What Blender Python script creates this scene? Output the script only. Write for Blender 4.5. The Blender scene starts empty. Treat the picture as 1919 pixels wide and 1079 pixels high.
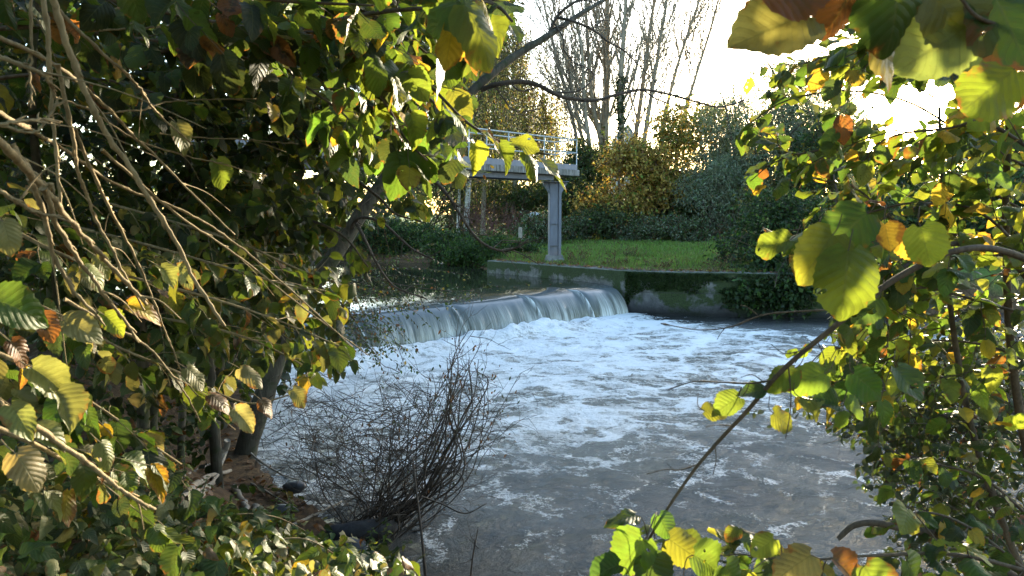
import bpy, math, random
import numpy as np
from mathutils import Vector

# ------------------------------------------------------------------ camera, sky, sun, exposure
sc = bpy.context.scene
COL = sc.collection
EYE = np.array([0.0, 0.0, 2.8])
FPX = 1370.0                     # focal length in photo pixels (1919 wide)
PITCH = math.atan((539.5 - 400.0) / FPX)
FWD = np.array([0, math.cos(PITCH), -math.sin(PITCH)])
UPV = np.array([0, math.sin(PITCH), math.cos(PITCH)])
cam = bpy.data.cameras.new("camera")
cam.sensor_width = 36.0
cam.lens = 36.0 * FPX / 1919.0
cam.clip_start = 0.05
cam.clip_end = 3000
cam.dof.use_dof = True
cam.dof.focus_distance = 11.0
cam.dof.aperture_fstop = 11.0
camo = bpy.data.objects.new("camera", cam)
COL.objects.link(camo)
camo.location = EYE
camo.rotation_euler = (math.pi / 2 - PITCH, 0, 0)
sc.camera = camo


def ray(px, py):
    return FWD + np.array([1.0, 0, 0]) * ((px - 959.5) / FPX) + UPV * ((539.5 - py) / FPX)


def P(px, py, d):
    r = ray(px, py)
    return EYE + r * (d / r[1])


def PZ(px, py, z):
    r = ray(px, py)
    return EYE + r * ((z - EYE[2]) / r[2])


def proj(p):
    v = np.asarray(p, float) - EYE
    z = v @ FWD
    z = np.where(np.abs(z) < 1e-4, 1e-4, z)
    return 959.5 + FPX * v[..., 0] / z, 539.5 - FPX * (v @ UPV) / z, z


SUN = ray(1745, 190)
SUN = SUN / np.linalg.norm(SUN)
SUN_EL = math.asin(SUN[2])
SUN_AZ = math.atan2(SUN[0], SUN[1])
world = bpy.data.worlds.new("World")
sc.world = world
world.use_nodes = True
wn = world.node_tree
for n_ in list(wn.nodes):
    wn.nodes.remove(n_)
sky = wn.nodes.new("ShaderNodeTexSky")
sky.sky_type = 'NISHITA'
sky.sun_disc = False
sky.sun_elevation = SUN_EL
sky.sun_rotation = SUN_AZ
sky.altitude = 60
sky.air_density = 1.0
sky.dust_density = 1.3
sky.ozone_density = 1.7
bg = wn.nodes.new("ShaderNodeBackground")
bg.inputs['Strength'].default_value = 0.15
wo = wn.nodes.new("ShaderNodeOutputWorld")
wn.links.new(sky.outputs[0], bg.inputs[0])
wn.links.new(bg.outputs[0], wo.inputs[0])
sl = bpy.data.lights.new("sun", 'SUN')
sl.energy = 3.2
sl.angle = math.radians(0.5)
sl.color = (1.0, 0.86, 0.62)
slo = bpy.data.objects.new("sun", sl)
COL.objects.link(slo)
slo.location = (0, 0, 30)
slo.rotation_euler = Vector(-SUN).to_track_quat('-Z', 'Y').to_euler()
sc.view_settings.view_transform = 'Standard'
sc.view_settings.look = 'None'
sc.view_settings.gamma = 1.0
sc.view_settings.exposure = 3.2
sc.render.engine = 'CYCLES'
cy = sc.cycles
cy.max_bounces = 6
cy.diffuse_bounces = 3
cy.glossy_bounces = 3
cy.transmission_bounces = 4
cy.transparent_max_bounces = 6
cy.caustics_reflective = False
cy.caustics_refractive = False
cy.sample_clamp_indirect = 6.0
cy.use_denoising = True


# ------------------------------------------------------------------ helpers
def nrm(v):
    v = np.asarray(v, float)
    return v / np.maximum(np.linalg.norm(v, axis=-1, keepdims=True), 1e-9)


class MB:
    """collects vertices, faces, colours and leaf coordinates, then links ONE mesh object"""

    def __init__(s):
        s.v, s.q, s.t, s.c, s.uv, s.n = [], [], [], [], [], 0

    def add(s, v, q=None, t=None, col=None, uv=None):
        v = np.asarray(v, np.float32).reshape(-1, 3)
        k = len(v)
        s.v.append(v)
        if q is not None and len(q):
            s.q.append(np.asarray(q, np.int64).reshape(-1, 4) + s.n)
        if t is not None and len(t):
            s.t.append(np.asarray(t, np.int64).reshape(-1, 3) + s.n)
        if col is None:
            col = np.ones((k, 4), np.float32)
        s.c.append(np.broadcast_to(np.asarray(col, np.float32), (k, 4)))
        if uv is None:
            uv = np.zeros((k, 2), np.float32)
        s.uv.append(np.asarray(uv, np.float32).reshape(-1, 2))
        s.n += k

    def build(s, name, mat, parent=None, smooth=True):
        me = bpy.data.meshes.new(name)
        if s.n:
            v = np.concatenate(s.v)
            q = np.concatenate(s.q) if s.q else np.zeros((0, 4), np.int64)
            t = np.concatenate(s.t) if s.t else np.zeros((0, 3), np.int64)
            me.vertices.add(len(v))
            me.vertices.foreach_set("co", v.ravel())
            lp = np.concatenate([q.ravel(), t.ravel()]).astype(np.int32)
            me.loops.add(len(lp))
            me.loops.foreach_set("vertex_index", lp)
            me.polygons.add(len(q) + len(t))
            st = np.concatenate([np.arange(len(q)) * 4, len(q) * 4 + np.arange(len(t)) * 3]).astype(np.int32)
            me.polygons.foreach_set("loop_start", st)
            me.polygons.foreach_set("use_smooth", np.full(len(q) + len(t), smooth, dtype=bool))
            a = me.attributes.new("col", 'FLOAT_COLOR', 'POINT')
            a.data.foreach_set("color", np.concatenate(s.c).astype(np.float32).ravel())
            a = me.attributes.new("luv", 'FLOAT2', 'POINT')
            a.data.foreach_set("vector", np.concatenate(s.uv).astype(np.float32).ravel())
            me.update(calc_edges=True)
        o = bpy.data.objects.new(name, me)
        COL.objects.link(o)
        if mat:
            me.materials.append(mat)
        if parent:
            o.parent = parent
        return o


def tag(o, label=None, cat=None, group=None, kind=None):
    if label:
        o["label"] = label
    if cat:
        o["category"] = cat
    if group:
        o["group"] = group
    if kind:
        o["kind"] = kind
    return o


def thing(name, label, cat, group=None):
    o = bpy.data.objects.new(name, None)
    o.empty_display_size = 0.2
    COL.objects.link(o)
    return tag(o, label, cat, group)


def catmull(pts, n):
    pts = np.asarray(pts, float)
    if len(pts) < 3:
        t = np.linspace(0, 1, n)[:, None]
        return pts[0] * (1 - t) + pts[-1] * t
    p = np.vstack([2 * pts[0] - pts[1], pts, 2 * pts[-1] - pts[-2]])
    ts = np.linspace(0, len(pts) - 1 - 1e-6, n)
    i = ts.astype(int)
    f = (ts - i)[:, None]
    a, b, c, d = p[i], p[i + 1], p[i + 2], p[i + 3]
    return 0.5 * (2 * b + (c - a) * f + (2 * a - 5 * b + 4 * c - d) * f ** 2 + (3 * b - a - 3 * c + d) * f ** 3)


def tube(mb, pts, rad, sides=6, col=(1, 1, 1, 1), rough=0.0, rng=None):
    pts = np.asarray(pts, float)
    n = len(pts)
    rad = np.broadcast_to(np.asarray(rad, float), (n,)).copy()
    tg = nrm(np.gradient(pts, axis=0))
    ref = np.array([0, 0, 1.0]) if abs(tg[0][2]) < 0.9 else np.array([1.0, 0, 0])
    a = np.zeros((n, 3))
    x = nrm(np.cross(tg[0], ref))
    for i in range(n):
        x = nrm(x - tg[i] * (x @ tg[i]))
        a[i] = x
    b = np.cross(tg, a)
    th = np.linspace(0, 2 * math.pi, sides, endpoint=False)
    R = rad[:, None] * np.ones((1, sides))
    if rough and rng is not None:
        R = R * (1 + rough * rng.normal(size=R.shape))
    v = pts[:, None, :] + R[..., None] * (np.cos(th)[None, :, None] * a[:, None, :] + np.sin(th)[None, :, None] * b[:, None, :])
    i, j = np.meshgrid(np.arange(n - 1), np.arange(sides), indexing='ij')
    jn = (j + 1) % sides
    q = np.stack([i * sides + j, i * sides + jn, (i + 1) * sides + jn, (i + 1) * sides + j], -1).reshape(-1, 4)
    L = np.concatenate([[0], np.cumsum(np.linalg.norm(np.diff(pts, axis=0), axis=1))])
    uv = np.stack([np.broadcast_to(th[None] / 6.283, (n, sides)), np.broadcast_to(L[:, None], (n, sides))], -1)
    k = mb.n
    mb.add(v, q=q, col=col, uv=uv)
    # end caps
    for e, s_ in ((0, -1), (n - 1, 1)):
        ring = np.arange(sides) + e * sides
        tri = np.array([[ring[0], ring[m], ring[m + 1]] for m in range(1, sides - 1)])
        mb.t.append(tri + k)


def box(mb, c, ax, ay, az, hx, hy, hz, bev=0.0, col=(1, 1, 1, 1)):
    """box with chamfered vertical/horizontal edges, axes ax ay az (unit), half sizes"""
    c = np.asarray(c, float)
    ax, ay, az = [np.asarray(k, float) for k in (ax, ay, az)]
    if bev <= 0:
        v = [c + sx * hx * ax + sy * hy * ay + sz * hz * az for sz in (-1, 1) for sx, sy in ((-1, -1), (1, -1), (1, 1), (-1, 1))]
        q = [(3, 2, 1, 0), (4, 5, 6, 7)] + [(k, (k + 1) % 4, (k + 1) % 4 + 4, k + 4) for k in range(4)]
        mb.add(v, q=q, col=col)
        return
    def ring(s, z):
        hx2, hy2 = hx - s, hy - s
        b = bev
        p = [(-hx2 + b, -hy2), (hx2 - b, -hy2), (hx2, -hy2 + b), (hx2, hy2 - b), (hx2 - b, hy2), (-hx2 + b, hy2), (-hx2, hy2 - b), (-hx2, -hy2 + b)]
        return [c + x * ax + y * ay + z * az for x, y in p]
    rs = [ring(bev, -hz), ring(0, -hz + bev), ring(0, hz - bev), ring(bev, hz)]
    v = np.array([p for r in rs for p in r])
    q = []
    for k in range(3):
        for m in range(8):
            q.append((k * 8 + m, k * 8 + (m + 1) % 8, (k + 1) * 8 + (m + 1) % 8, (k + 1) * 8 + m))
    for k, r in ((0, 1), (24, 0)):
        o = [k + m for m in range(8)]
        f = [(o[0], o[1], o[2], o[3]), (o[0], o[3], o[4], o[7]), (o[4], o[5], o[6], o[7])]
        q += [tuple(reversed(x)) if r else x for x in f]
    mb.add(v, q=q, col=col)


def bm_prism(mb, poly, d, off, col=(1, 1, 1, 1)):
    poly = np.asarray(poly, float)
    n = len(poly)
    off = np.asarray(off, float)
    v = np.vstack([poly, poly + off])
    q = [(i, (i + 1) % n, (i + 1) % n + n, i + n) for i in range(n)]
    t = [(0, i + 1, i) for i in range(1, n - 1)] + [(n, n + i, n + i + 1) for i in range(1, n - 1)]
    mb.add(v, q=q, t=t, col=col)


# numpy value noise
def vnoise(x, y, seed=0):
    xi, yi = np.floor(x).astype(np.int64), np.floor(y).astype(np.int64)
    fx, fy = x - xi, y - yi
    fx, fy = fx * fx * (3 - 2 * fx), fy * fy * (3 - 2 * fy)

    def h(a, b):
        k = (a * 374761393 + b * 668265263 + seed * 1442695041) & 0x7fffffff
        k = ((k ^ (k >> 13)) * 1274126177) & 0x7fffffff
        return ((k ^ (k >> 16)) & 0xffff) / 65535.0

    return (h(xi, yi) * (1 - fx) + h(xi + 1, yi) * fx) * (1 - fy) + (h(xi, yi + 1) * (1 - fx) + h(xi + 1, yi + 1) * fx) * fy


def fbm(x, y, o=4, seed=0):
    r, a = 0, 0.5
    for k in range(o):
        r = r + a * (vnoise(x * 2 ** k, y * 2 ** k, seed + k) - 0.5)
        a *= 0.5
    return r


def inpoly(px, py, poly):
    px, py = np.asarray(px, float), np.asarray(py, float)
    r = np.zeros(px.shape, bool)
    n = len(poly)
    for i in range(n):
        x0, y0 = poly[i]
        x1, y1 = poly[(i + 1) % n]
        c = ((y0 > py) != (y1 > py)) & (px < (x1 - x0) * (py - y0) / ((y1 - y0) if y1 != y0 else 1e-9) + x0)
        r ^= c
    return r


def segdist(x, y, pl):
    d = np.full(x.shape, 1e9)
    for (x0, y0), (x1, y1) in zip(pl[:-1], pl[1:]):
        dx, dy = x1 - x0, y1 - y0
        t = np.clip(((x - x0) * dx + (y - y0) * dy) / (dx * dx + dy * dy), 0, 1)
        d = np.minimum(d, np.hypot(x - x0 - t * dx, y - y0 - t * dy))
    return d


def sstep(a, b, x):
    t = np.clip((x - a) / (b - a), 0, 1)
    return t * t * (3 - 2 * t)


# ------------------------------------------------------------------ materials
class NT:
    def __init__(s, name):
        s.m = bpy.data.materials.new(name)
        s.m.use_nodes = True
        s.t = s.m.node_tree
        for n in list(s.t.nodes):
            s.t.nodes.remove(n)
        s.out = s.n("ShaderNodeOutputMaterial")

    def n(s, typ, **kw):
        nd = s.t.nodes.new(typ)
        for k, v in kw.items():
            setattr(nd, k, v)
        return nd

    def set(s, nd, **kw):
        for k, v in kw.items():
            k2 = k.replace('_', ' ')
            i = nd.inputs[k2]
            if hasattr(v, 'node'):
                s.t.links.new(v, i)
            else:
                i.default_value = v
        return nd

    def link(s, a, b):
        s.t.links.new(a, b)

    def math(s, op, a, b=None, c=None, clamp=False):
        nd = s.n("ShaderNodeMath", operation=op, use_clamp=clamp)
        for i, v in enumerate((a, b, c)):
            if v is None:
                continue
            if hasattr(v, 'node'):
                s.link(v, nd.inputs[i])
            else:
                nd.inputs[i].default_value = v
        return nd.outputs[0]

    def mix(s, f, a, b, blend='MIX'):
        nd = s.n("ShaderNodeMix", data_type='RGBA', blend_type=blend)
        for k, v in ((0, f), (6, a), (7, b)):
            if hasattr(v, 'node'):
                s.link(v, nd.inputs[k])
            else:
                nd.inputs[k].default_value = v if k == 0 else (tuple(v) + (1,))[:4]
        return nd.outputs[2]

    def noise(s, vec, scale, detail=4, rough=0.55, dist=0.0):
        nd = s.n("ShaderNodeTexNoise")
        nd.inputs['Scale'].default_value = scale
        nd.inputs['Detail'].default_value = detail
        nd.inputs['Roughness'].default_value = rough
        nd.inputs['Distortion'].default_value = dist
        if vec is not None:
            s.link(vec, nd.inputs['Vector'])
        return nd.outputs[0]

    def ramp(s, f, stops):
        nd = s.n("ShaderNodeValToRGB")
        e = nd.color_ramp.elements
        while len(e) < len(stops):
            e.new(0.5)
        for k, (p, c) in enumerate(stops):
            e[k].position = p
            e[k].color = c if len(c) == 4 else tuple(c) + (1,)
        s.link(f, nd.inputs[0])
        return nd.outputs[0]

    def lin(s, f, a, b):
        nd = s.n("ShaderNodeMapRange", clamp=True)
        s.link(f, nd.inputs[0])
        nd.inputs[1].default_value = a
        nd.inputs[2].default_value = b
        return nd.outputs[0]

    def pos(s):
        return s.n("ShaderNodeNewGeometry").outputs['Position']

    def mapping(s, vec, scale=(1, 1, 1), rot=(0, 0, 0), loc=(0, 0, 0)):
        nd = s.n("ShaderNodeMapping")
        s.link(vec, nd.inputs[0])
        nd.inputs['Location'].default_value = loc
        nd.inputs['Rotation'].default_value = rot
        nd.inputs['Scale'].default_value = scale
        return nd.outputs[0]

    def bump(s, h, strength=0.3, dist=0.02, nrmin=None):
        nd = s.n("ShaderNodeBump")
        nd.inputs['Strength'].default_value = strength
        nd.inputs['Distance'].default_value = dist
        s.link(h, nd.inputs['Height'])
        if nrmin is not None:
            s.link(nrmin, nd.inputs['Normal'])
        return nd.outputs[0]

    def bsdf(s, col, rough=0.6, spec=0.3, normal=None, metal=0.0):
        b = s.n("ShaderNodeBsdfPrincipled")
        for k, v in (('Base Color', col), ('Roughness', rough), ('Specular IOR Level', spec), ('Metallic', metal)):
            if hasattr(v, 'node'):
                s.link(v, b.inputs[k])
            else:
                b.inputs[k].default_value = (tuple(v) + (1,))[:4] if k == 'Base Color' else v
        if normal is not None:
            s.link(normal, b.inputs['Normal'])
        return b

    def done(s, sh):
        s.link(sh.outputs[0] if hasattr(sh, 'outputs') else sh, s.out.inputs[0])
        return s.m


def leaf_material(name, trans=0.45, rough=0.45, spec=0.45, detail=True, boost=1.5, holes=False):
    m = NT(name)
    at = m.n("ShaderNodeAttribute", attribute_name="col")
    col = at.outputs['Color']
    nb = None
    if detail:
        uv = m.n("ShaderNodeAttribute", attribute_name="luv")
        sp = m.n("ShaderNodeSeparateXYZ")
        m.link(uv.outputs['Vector'], sp.inputs[0])
        u = m.math('ABSOLUTE', sp.outputs[0])
        t = sp.outputs[1]
        fr = m.math('FRACT', m.math('SUBTRACT', m.math('MULTIPLY', t, 7.5), m.math('MULTIPLY', u, 2.2)))
        tri = m.math('ABSOLUTE', m.math('SUBTRACT', fr, 0.5))
        lat = m.math('SUBTRACT', 1.0, m.lin(tri, 0.0, 0.09))
        mid = m.math('SUBTRACT', 1.0, m.lin(u, 0.015, 0.06))
        vein = m.math('MAXIMUM', m.math('MULTIPLY', lat, 0.7), mid)
        pz = m.pos()
        nz = m.noise(pz, 38, 4, 0.6)
        col = m.mix(m.math('MULTIPLY', m.lin(nz, 0.3, 0.75), 0.45), col, (0.05, 0.05, 0.012), 'MIX')
        age = at.outputs['Alpha']
        edge = m.math('ADD', m.math('MULTIPLY', m.math('POWER', u, 2.0), 0.25), m.math('ADD', nz, m.math('MULTIPLY', m.math('POWER', t, 3.0), 0.14)))
        spot = m.lin(m.math('ADD', edge, m.math('MULTIPLY', age, 0.45)), 0.86, 1.0)
        col = m.mix(m.math('MULTIPLY', spot, 0.85), col, (0.15, 0.06, 0.018))
        n2 = m.noise(pz, 260, 2, 0.6)
        spk = m.lin(n2, 0.66, 0.72)
        col = m.mix(m.math('MULTIPLY', spk, 0.4), col, (0.06, 0.035, 0.012))
        colv = m.mix(m.math('MULTIPLY', vein, 0.22), col, (0.30, 0.30, 0.09))
        nb = m.bump(m.math('SUBTRACT', m.math('MULTIPLY', tri, 1.6), m.math('MULTIPLY', vein, 0.6)), 0.28, 0.004)
        tcol = m.mix(m.math('MULTIPLY', vein, 0.38), col, (0.02, 0.025, 0.005))
    else:
        colv, tcol = col, col
    b = m.bsdf(colv, rough, spec, nb)
    tr = m.n("ShaderNodeBsdfTranslucent")
    g = m.n("ShaderNodeMix", data_type='RGBA', blend_type='MULTIPLY', clamp_result=False)
    g.inputs[0].default_value = 1.0
    m.link(tcol, g.inputs[6])
    g.inputs[7].default_value = (boost * 1.25, boost * 1.1, boost * 0.65, 1)
    m.link(g.outputs[2], tr.inputs[0])
    if nb is not None:
        m.link(nb, tr.inputs['Normal'])
    mx = m.n("ShaderNodeMixShader")
    mx.inputs[0].default_value = trans
    m.link(b.outputs[0], mx.inputs[1])
    m.link(tr.outputs[0], mx.inputs[2])
    if holes:
        hn = m.lin(m.noise(m.pos(), 30, 1, 0.4), 0.735, 0.745)
        tp = m.n("ShaderNodeBsdfTransparent")
        m2 = m.n("ShaderNodeMixShader")
        m.link(hn, m2.inputs[0])
        m.link(mx.outputs[0], m2.inputs[1])
        m.link(tp.outputs[0], m2.inputs[2])
        return m.done(m2)
    return m.done(mx)


def bark_material(name, c1, c2, scale=30, stretch=0.25, moss=None, bump=0.5):
    m = NT(name)
    p = m.pos()
    mp = m.mapping(p, (1, 1, stretch))
    n1 = m.noise(mp, scale, 6, 0.65, 0.6)
    n2 = m.noise(p, 3.5, 3, 0.6)
    col = m.mix(m.lin(n1, 0.35, 0.68), c1, c2)
    col = m.mix(m.math('MULTIPLY', m.lin(n2, 0.45, 0.7), 0.5), col, tuple(0.55 * k for k in c1))
    if moss:
        n3 = m.noise(p, 9, 4, 0.65)
        col = m.mix(m.math('MULTIPLY', m.lin(n3, 0.52, 0.66), 0.8), col, moss)
    return m.done(m.bsdf(col, 0.85, 0.2, m.bump(n1, bump, 0.01)))


M = {}
M['leaf'] = leaf_material('hazel_leaf', 0.55, rough=0.5, spec=0.3, boost=1.45, holes=True)
M['leaf_dark'] = leaf_material('leaf_mid', 0.4)
M['leaf_far'] = leaf_material('leaf_far', 0.35, 0.6, 0.25, detail=False, boost=1.3)
M['ivy'] = leaf_material('ground_leaf', 0.35, 0.5, 0.3)
M['bark'] = bark_material('alder_bark', (0.05, 0.042, 0.03), (0.115, 0.10, 0.072), 26, 0.2, (0.035, 0.045, 0.016))
M['twig'] = bark_material('twig_bark', (0.055, 0.04, 0.028), (0.12, 0.09, 0.065), 60, 0.5, bump=0.25)
M['whip'] = bark_material('whip_bark', (0.13, 0.095, 0.05), (0.26, 0.20, 0.11), 70, 0.25, bump=0.35)
M['grey_bark'] = bark_material('poplar_bark', (0.16, 0.135, 0.10), (0.30, 0.26, 0.19), 8, 0.15)
M['birch'] = bark_material('birch_bark', (0.55, 0.53, 0.48), (0.16, 0.15, 0.14), 5, 4.0)
M['deadwood'] = bark_material('dead_wood', (0.20, 0.165, 0.125), (0.36, 0.32, 0.26), 40, 0.3)
M['wetwood'] = bark_material('wet_wood', (0.035, 0.033, 0.035), (0.075, 0.07, 0.07), 20, 0.3)
M['deadtwig'] = bark_material('dead_twig', (0.05, 0.036, 0.028), (0.13, 0.10, 0.075), 50, 0.4, bump=0.2)


def ground_material():
    m = NT('ground_soil')
    p = m.pos()
    at = m.n("ShaderNodeAttribute", attribute_name="col")
    sp = m.n("ShaderNodeSeparateColor")
    m.link(at.outputs['Color'], sp.inputs[0])
    n1 = m.noise(p, 14, 6, 0.65)
    n2 = m.noise(p, 2.2, 4, 0.6)
    vo = m.n("ShaderNodeTexVoronoi")
    vo.inputs['Scale'].default_value = 22
    m.link(p, vo.inputs['Vector'])
    soil = m.mix(m.lin(n1, 0.35, 0.7), (0.022, 0.016, 0.011), (0.075, 0.053, 0.034))
    lit = m.mix(0.55, soil, m.ramp(m.math('FRACT', m.math('MULTIPLY', vo.outputs['Color'], 1.0)), [(0, (0.03, 0.02, 0.012)), (0.5, (0.10, 0.055, 0.025)), (0.8, (0.16, 0.10, 0.045)), (1, (0.05, 0.035, 0.02))]))
    grass = m.mix(m.lin(n1, 0.3, 0.7), (0.045, 0.08, 0.018), (0.10, 0.16, 0.035))
    grass = m.mix(m.math('MULTIPLY', m.lin(n2, 0.5, 0.75), 0.5), grass, (0.09, 0.10, 0.03))
    col = m.mix(sp.outputs[0], lit, grass)
    col = m.mix(sp.outputs[1], col, (0.02, 0.018, 0.016))
    return m.done(m.bsdf(col, 0.9, 0.15, m.bump(n1, 0.6, 0.04)))


# ------------------------------------------------------------------ layout (metres; x right, y away, pool level z = 0)
W0 = np.array([-5.2, 12.95])
W1 = np.array([2.75, 20.6])
WU = (W1 - W0) / np.linalg.norm(W1 - W0)
WN = np.array([WU[1], -WU[0]])           # downstream
WLEN = float(np.linalg.norm(W1 - W0))
ZUP = 0.80
NEAR = [(-5.0, 13.2), (-4.2, 11.6), (-3.75, 10.2), (-3.35, 9.0), (-2.85, 7.9), (-2.25, 7.0), (-1.5, 6.2), (-0.95, 5.55), (0.2, 4.6), (2, 4.1), (5, 4.1), (9, 5.2), (14, 6.5), (30, 8), (600, 8)]
LEFTUP = [(-600, 27), (-40, 25), (-16, 23), (-10, 18.5), (-7, 15.5), (-5.6, 14.0)]
WALL = [(-0.85, 24.9), (0.6, 23.3), (1.9, 21.85), (2.75, 20.95), (3.3, 20.5), (4.0, 20.15), (4.9, 19.95), (6.0, 19.75), (7.4, 19.55), (9.0, 19.6)]
FARR = [(10.5, 19.9), (14, 20.6), (30, 24), (600, 40)]
FARB = [(-0.95, 25.7), (-1.3, 27.6), (-3, 29.4), (-7, 31), (-14, 32.5), (-40, 34), (-600, 40)]
WATER = LEFTUP + NEAR + FARR[::-1] + WALL[::-1] + FARB
SHORE_N = LEFTUP + NEAR


def ground_z(x, y):
    x, y = np.asarray(x, float), np.asarray(y, float)
    ins = inpoly(x, y, WATER)
    dn = segdist(x, y, SHORE_N)
    df = segdist(x, y, WALL + FARR)
    db = segdist(x, y, [WALL[0]] + FARB)
    up = ((x - W0[0]) * WN[0] + (y - W0[1]) * WN[1]) < 0.15
    lvl = np.where(up, ZUP, 0.0)
    near = dn < np.minimum(df, db)
    nz = fbm(x * 1.3, y * 1.3, 4, 3) * 0.22
    hn = lvl * sstep(0, 0.1, 0.1 + 0 * x) + 1.12 * sstep(0.0, 2.0, dn) * np.where(up, 0.45, 1) + 0.25 * sstep(2, 8, dn) + nz * sstep(0.1, 0.6, dn)
    hn = np.maximum(hn, 0.75 * sstep(11.5, 13.3, y) * (x < 0) + 0.1)
    wallside = df < db
    rise = 0.3 * sstep(2, 22, np.minimum(df, db)) + 0.35 * sstep(20, 60, np.minimum(df, db)) + nz * 0.45 * sstep(0.5, 2, np.minimum(df, db))
    wl = segdist(x, y, WALL) < segdist(x, y, FARR) + 1e-6
    hw = np.where(wl, 1.17 * sstep(0.12, 0.34, df), 1.15 * sstep(0.0, 1.2, df))
    hb = ZUP + 0.42 * sstep(0, 1.1, db)
    hf = np.where(wallside, hw, np.maximum(hb, 0))
    hf = np.where((db < 1.2) & wallside & wl, np.minimum(hf, np.maximum(hb, hw * (df < 0.5))), hf) + rise
    land = np.where(near, hn, hf)
    dmin = np.minimum(np.minimum(dn, df), db)
    bed = lvl - np.where(up, 0.55, 0.9) * sstep(0, 1.5, dn) - 0.12
    return np.where(ins, bed, land)


def axis(lo, a, b, hi, fine, n):
    c = np.arange(a, b, fine)
    l = a - np.geomspace(fine * 1.5, a - lo, n)
    r = b + np.geomspace(fine * 0.5, hi - b, n)
    return np.concatenate([l[::-1], c, r])


_GX, _GY = np.arange(-16, 14.01, 0.1), np.arange(0, 46.01, 0.1)
_GZ = ground_z(*np.meshgrid(_GX, _GY))


def gz1(x, y):
    u, v = (x + 16) * 10, y * 10
    if not (0 <= u < len(_GX) - 1 and 0 <= v < len(_GY) - 1):
        return float(ground_z(x, y))
    i, j = int(u), int(v)
    a, b = u - i, v - j
    return float((_GZ[j, i] * (1 - a) + _GZ[j, i + 1] * a) * (1 - b) + (_GZ[j + 1, i] * (1 - a) + _GZ[j + 1, i + 1] * a) * b)


def make_ground():
    gx = axis(-600, -9, 12, 600, 0.14, 40)
    gy = axis(-60, 0.0, 34, 900, 0.14, 40)
    X, Y = np.meshgrid(gx, gy)
    Z = ground_z(X, Y)
    nx, ny = len(gx), len(gy)
    i, j = np.meshgrid(np.arange(ny - 1), np.arange(nx - 1), indexing='ij')
    q = np.stack([i * nx + j, i * nx + j + 1, (i + 1) * nx + j + 1, (i + 1) * nx + j], -1)
    col = np.zeros((ny, nx, 4), np.float32)
    df = np.minimum(segdist(X, Y, WALL + FARR), segdist(X, Y, FARB))
    far = (df < segdist(X, Y, SHORE_N)) & ~inpoly(X, Y, WATER)
    col[..., 0] = far * sstep(0.5, 1.2, df + fbm(X * 2, Y * 2) * 0.8)
    col[..., 1] = inpoly(X, Y, WATER)
    col[..., 3] = 1
    mb = MB()
    mb.add(np.stack([X, Y, Z], -1), q=q, col=col.reshape(-1, 4))
    tag(mb.build('ground', ground_material()), kind='structure')


make_ground()


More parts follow.
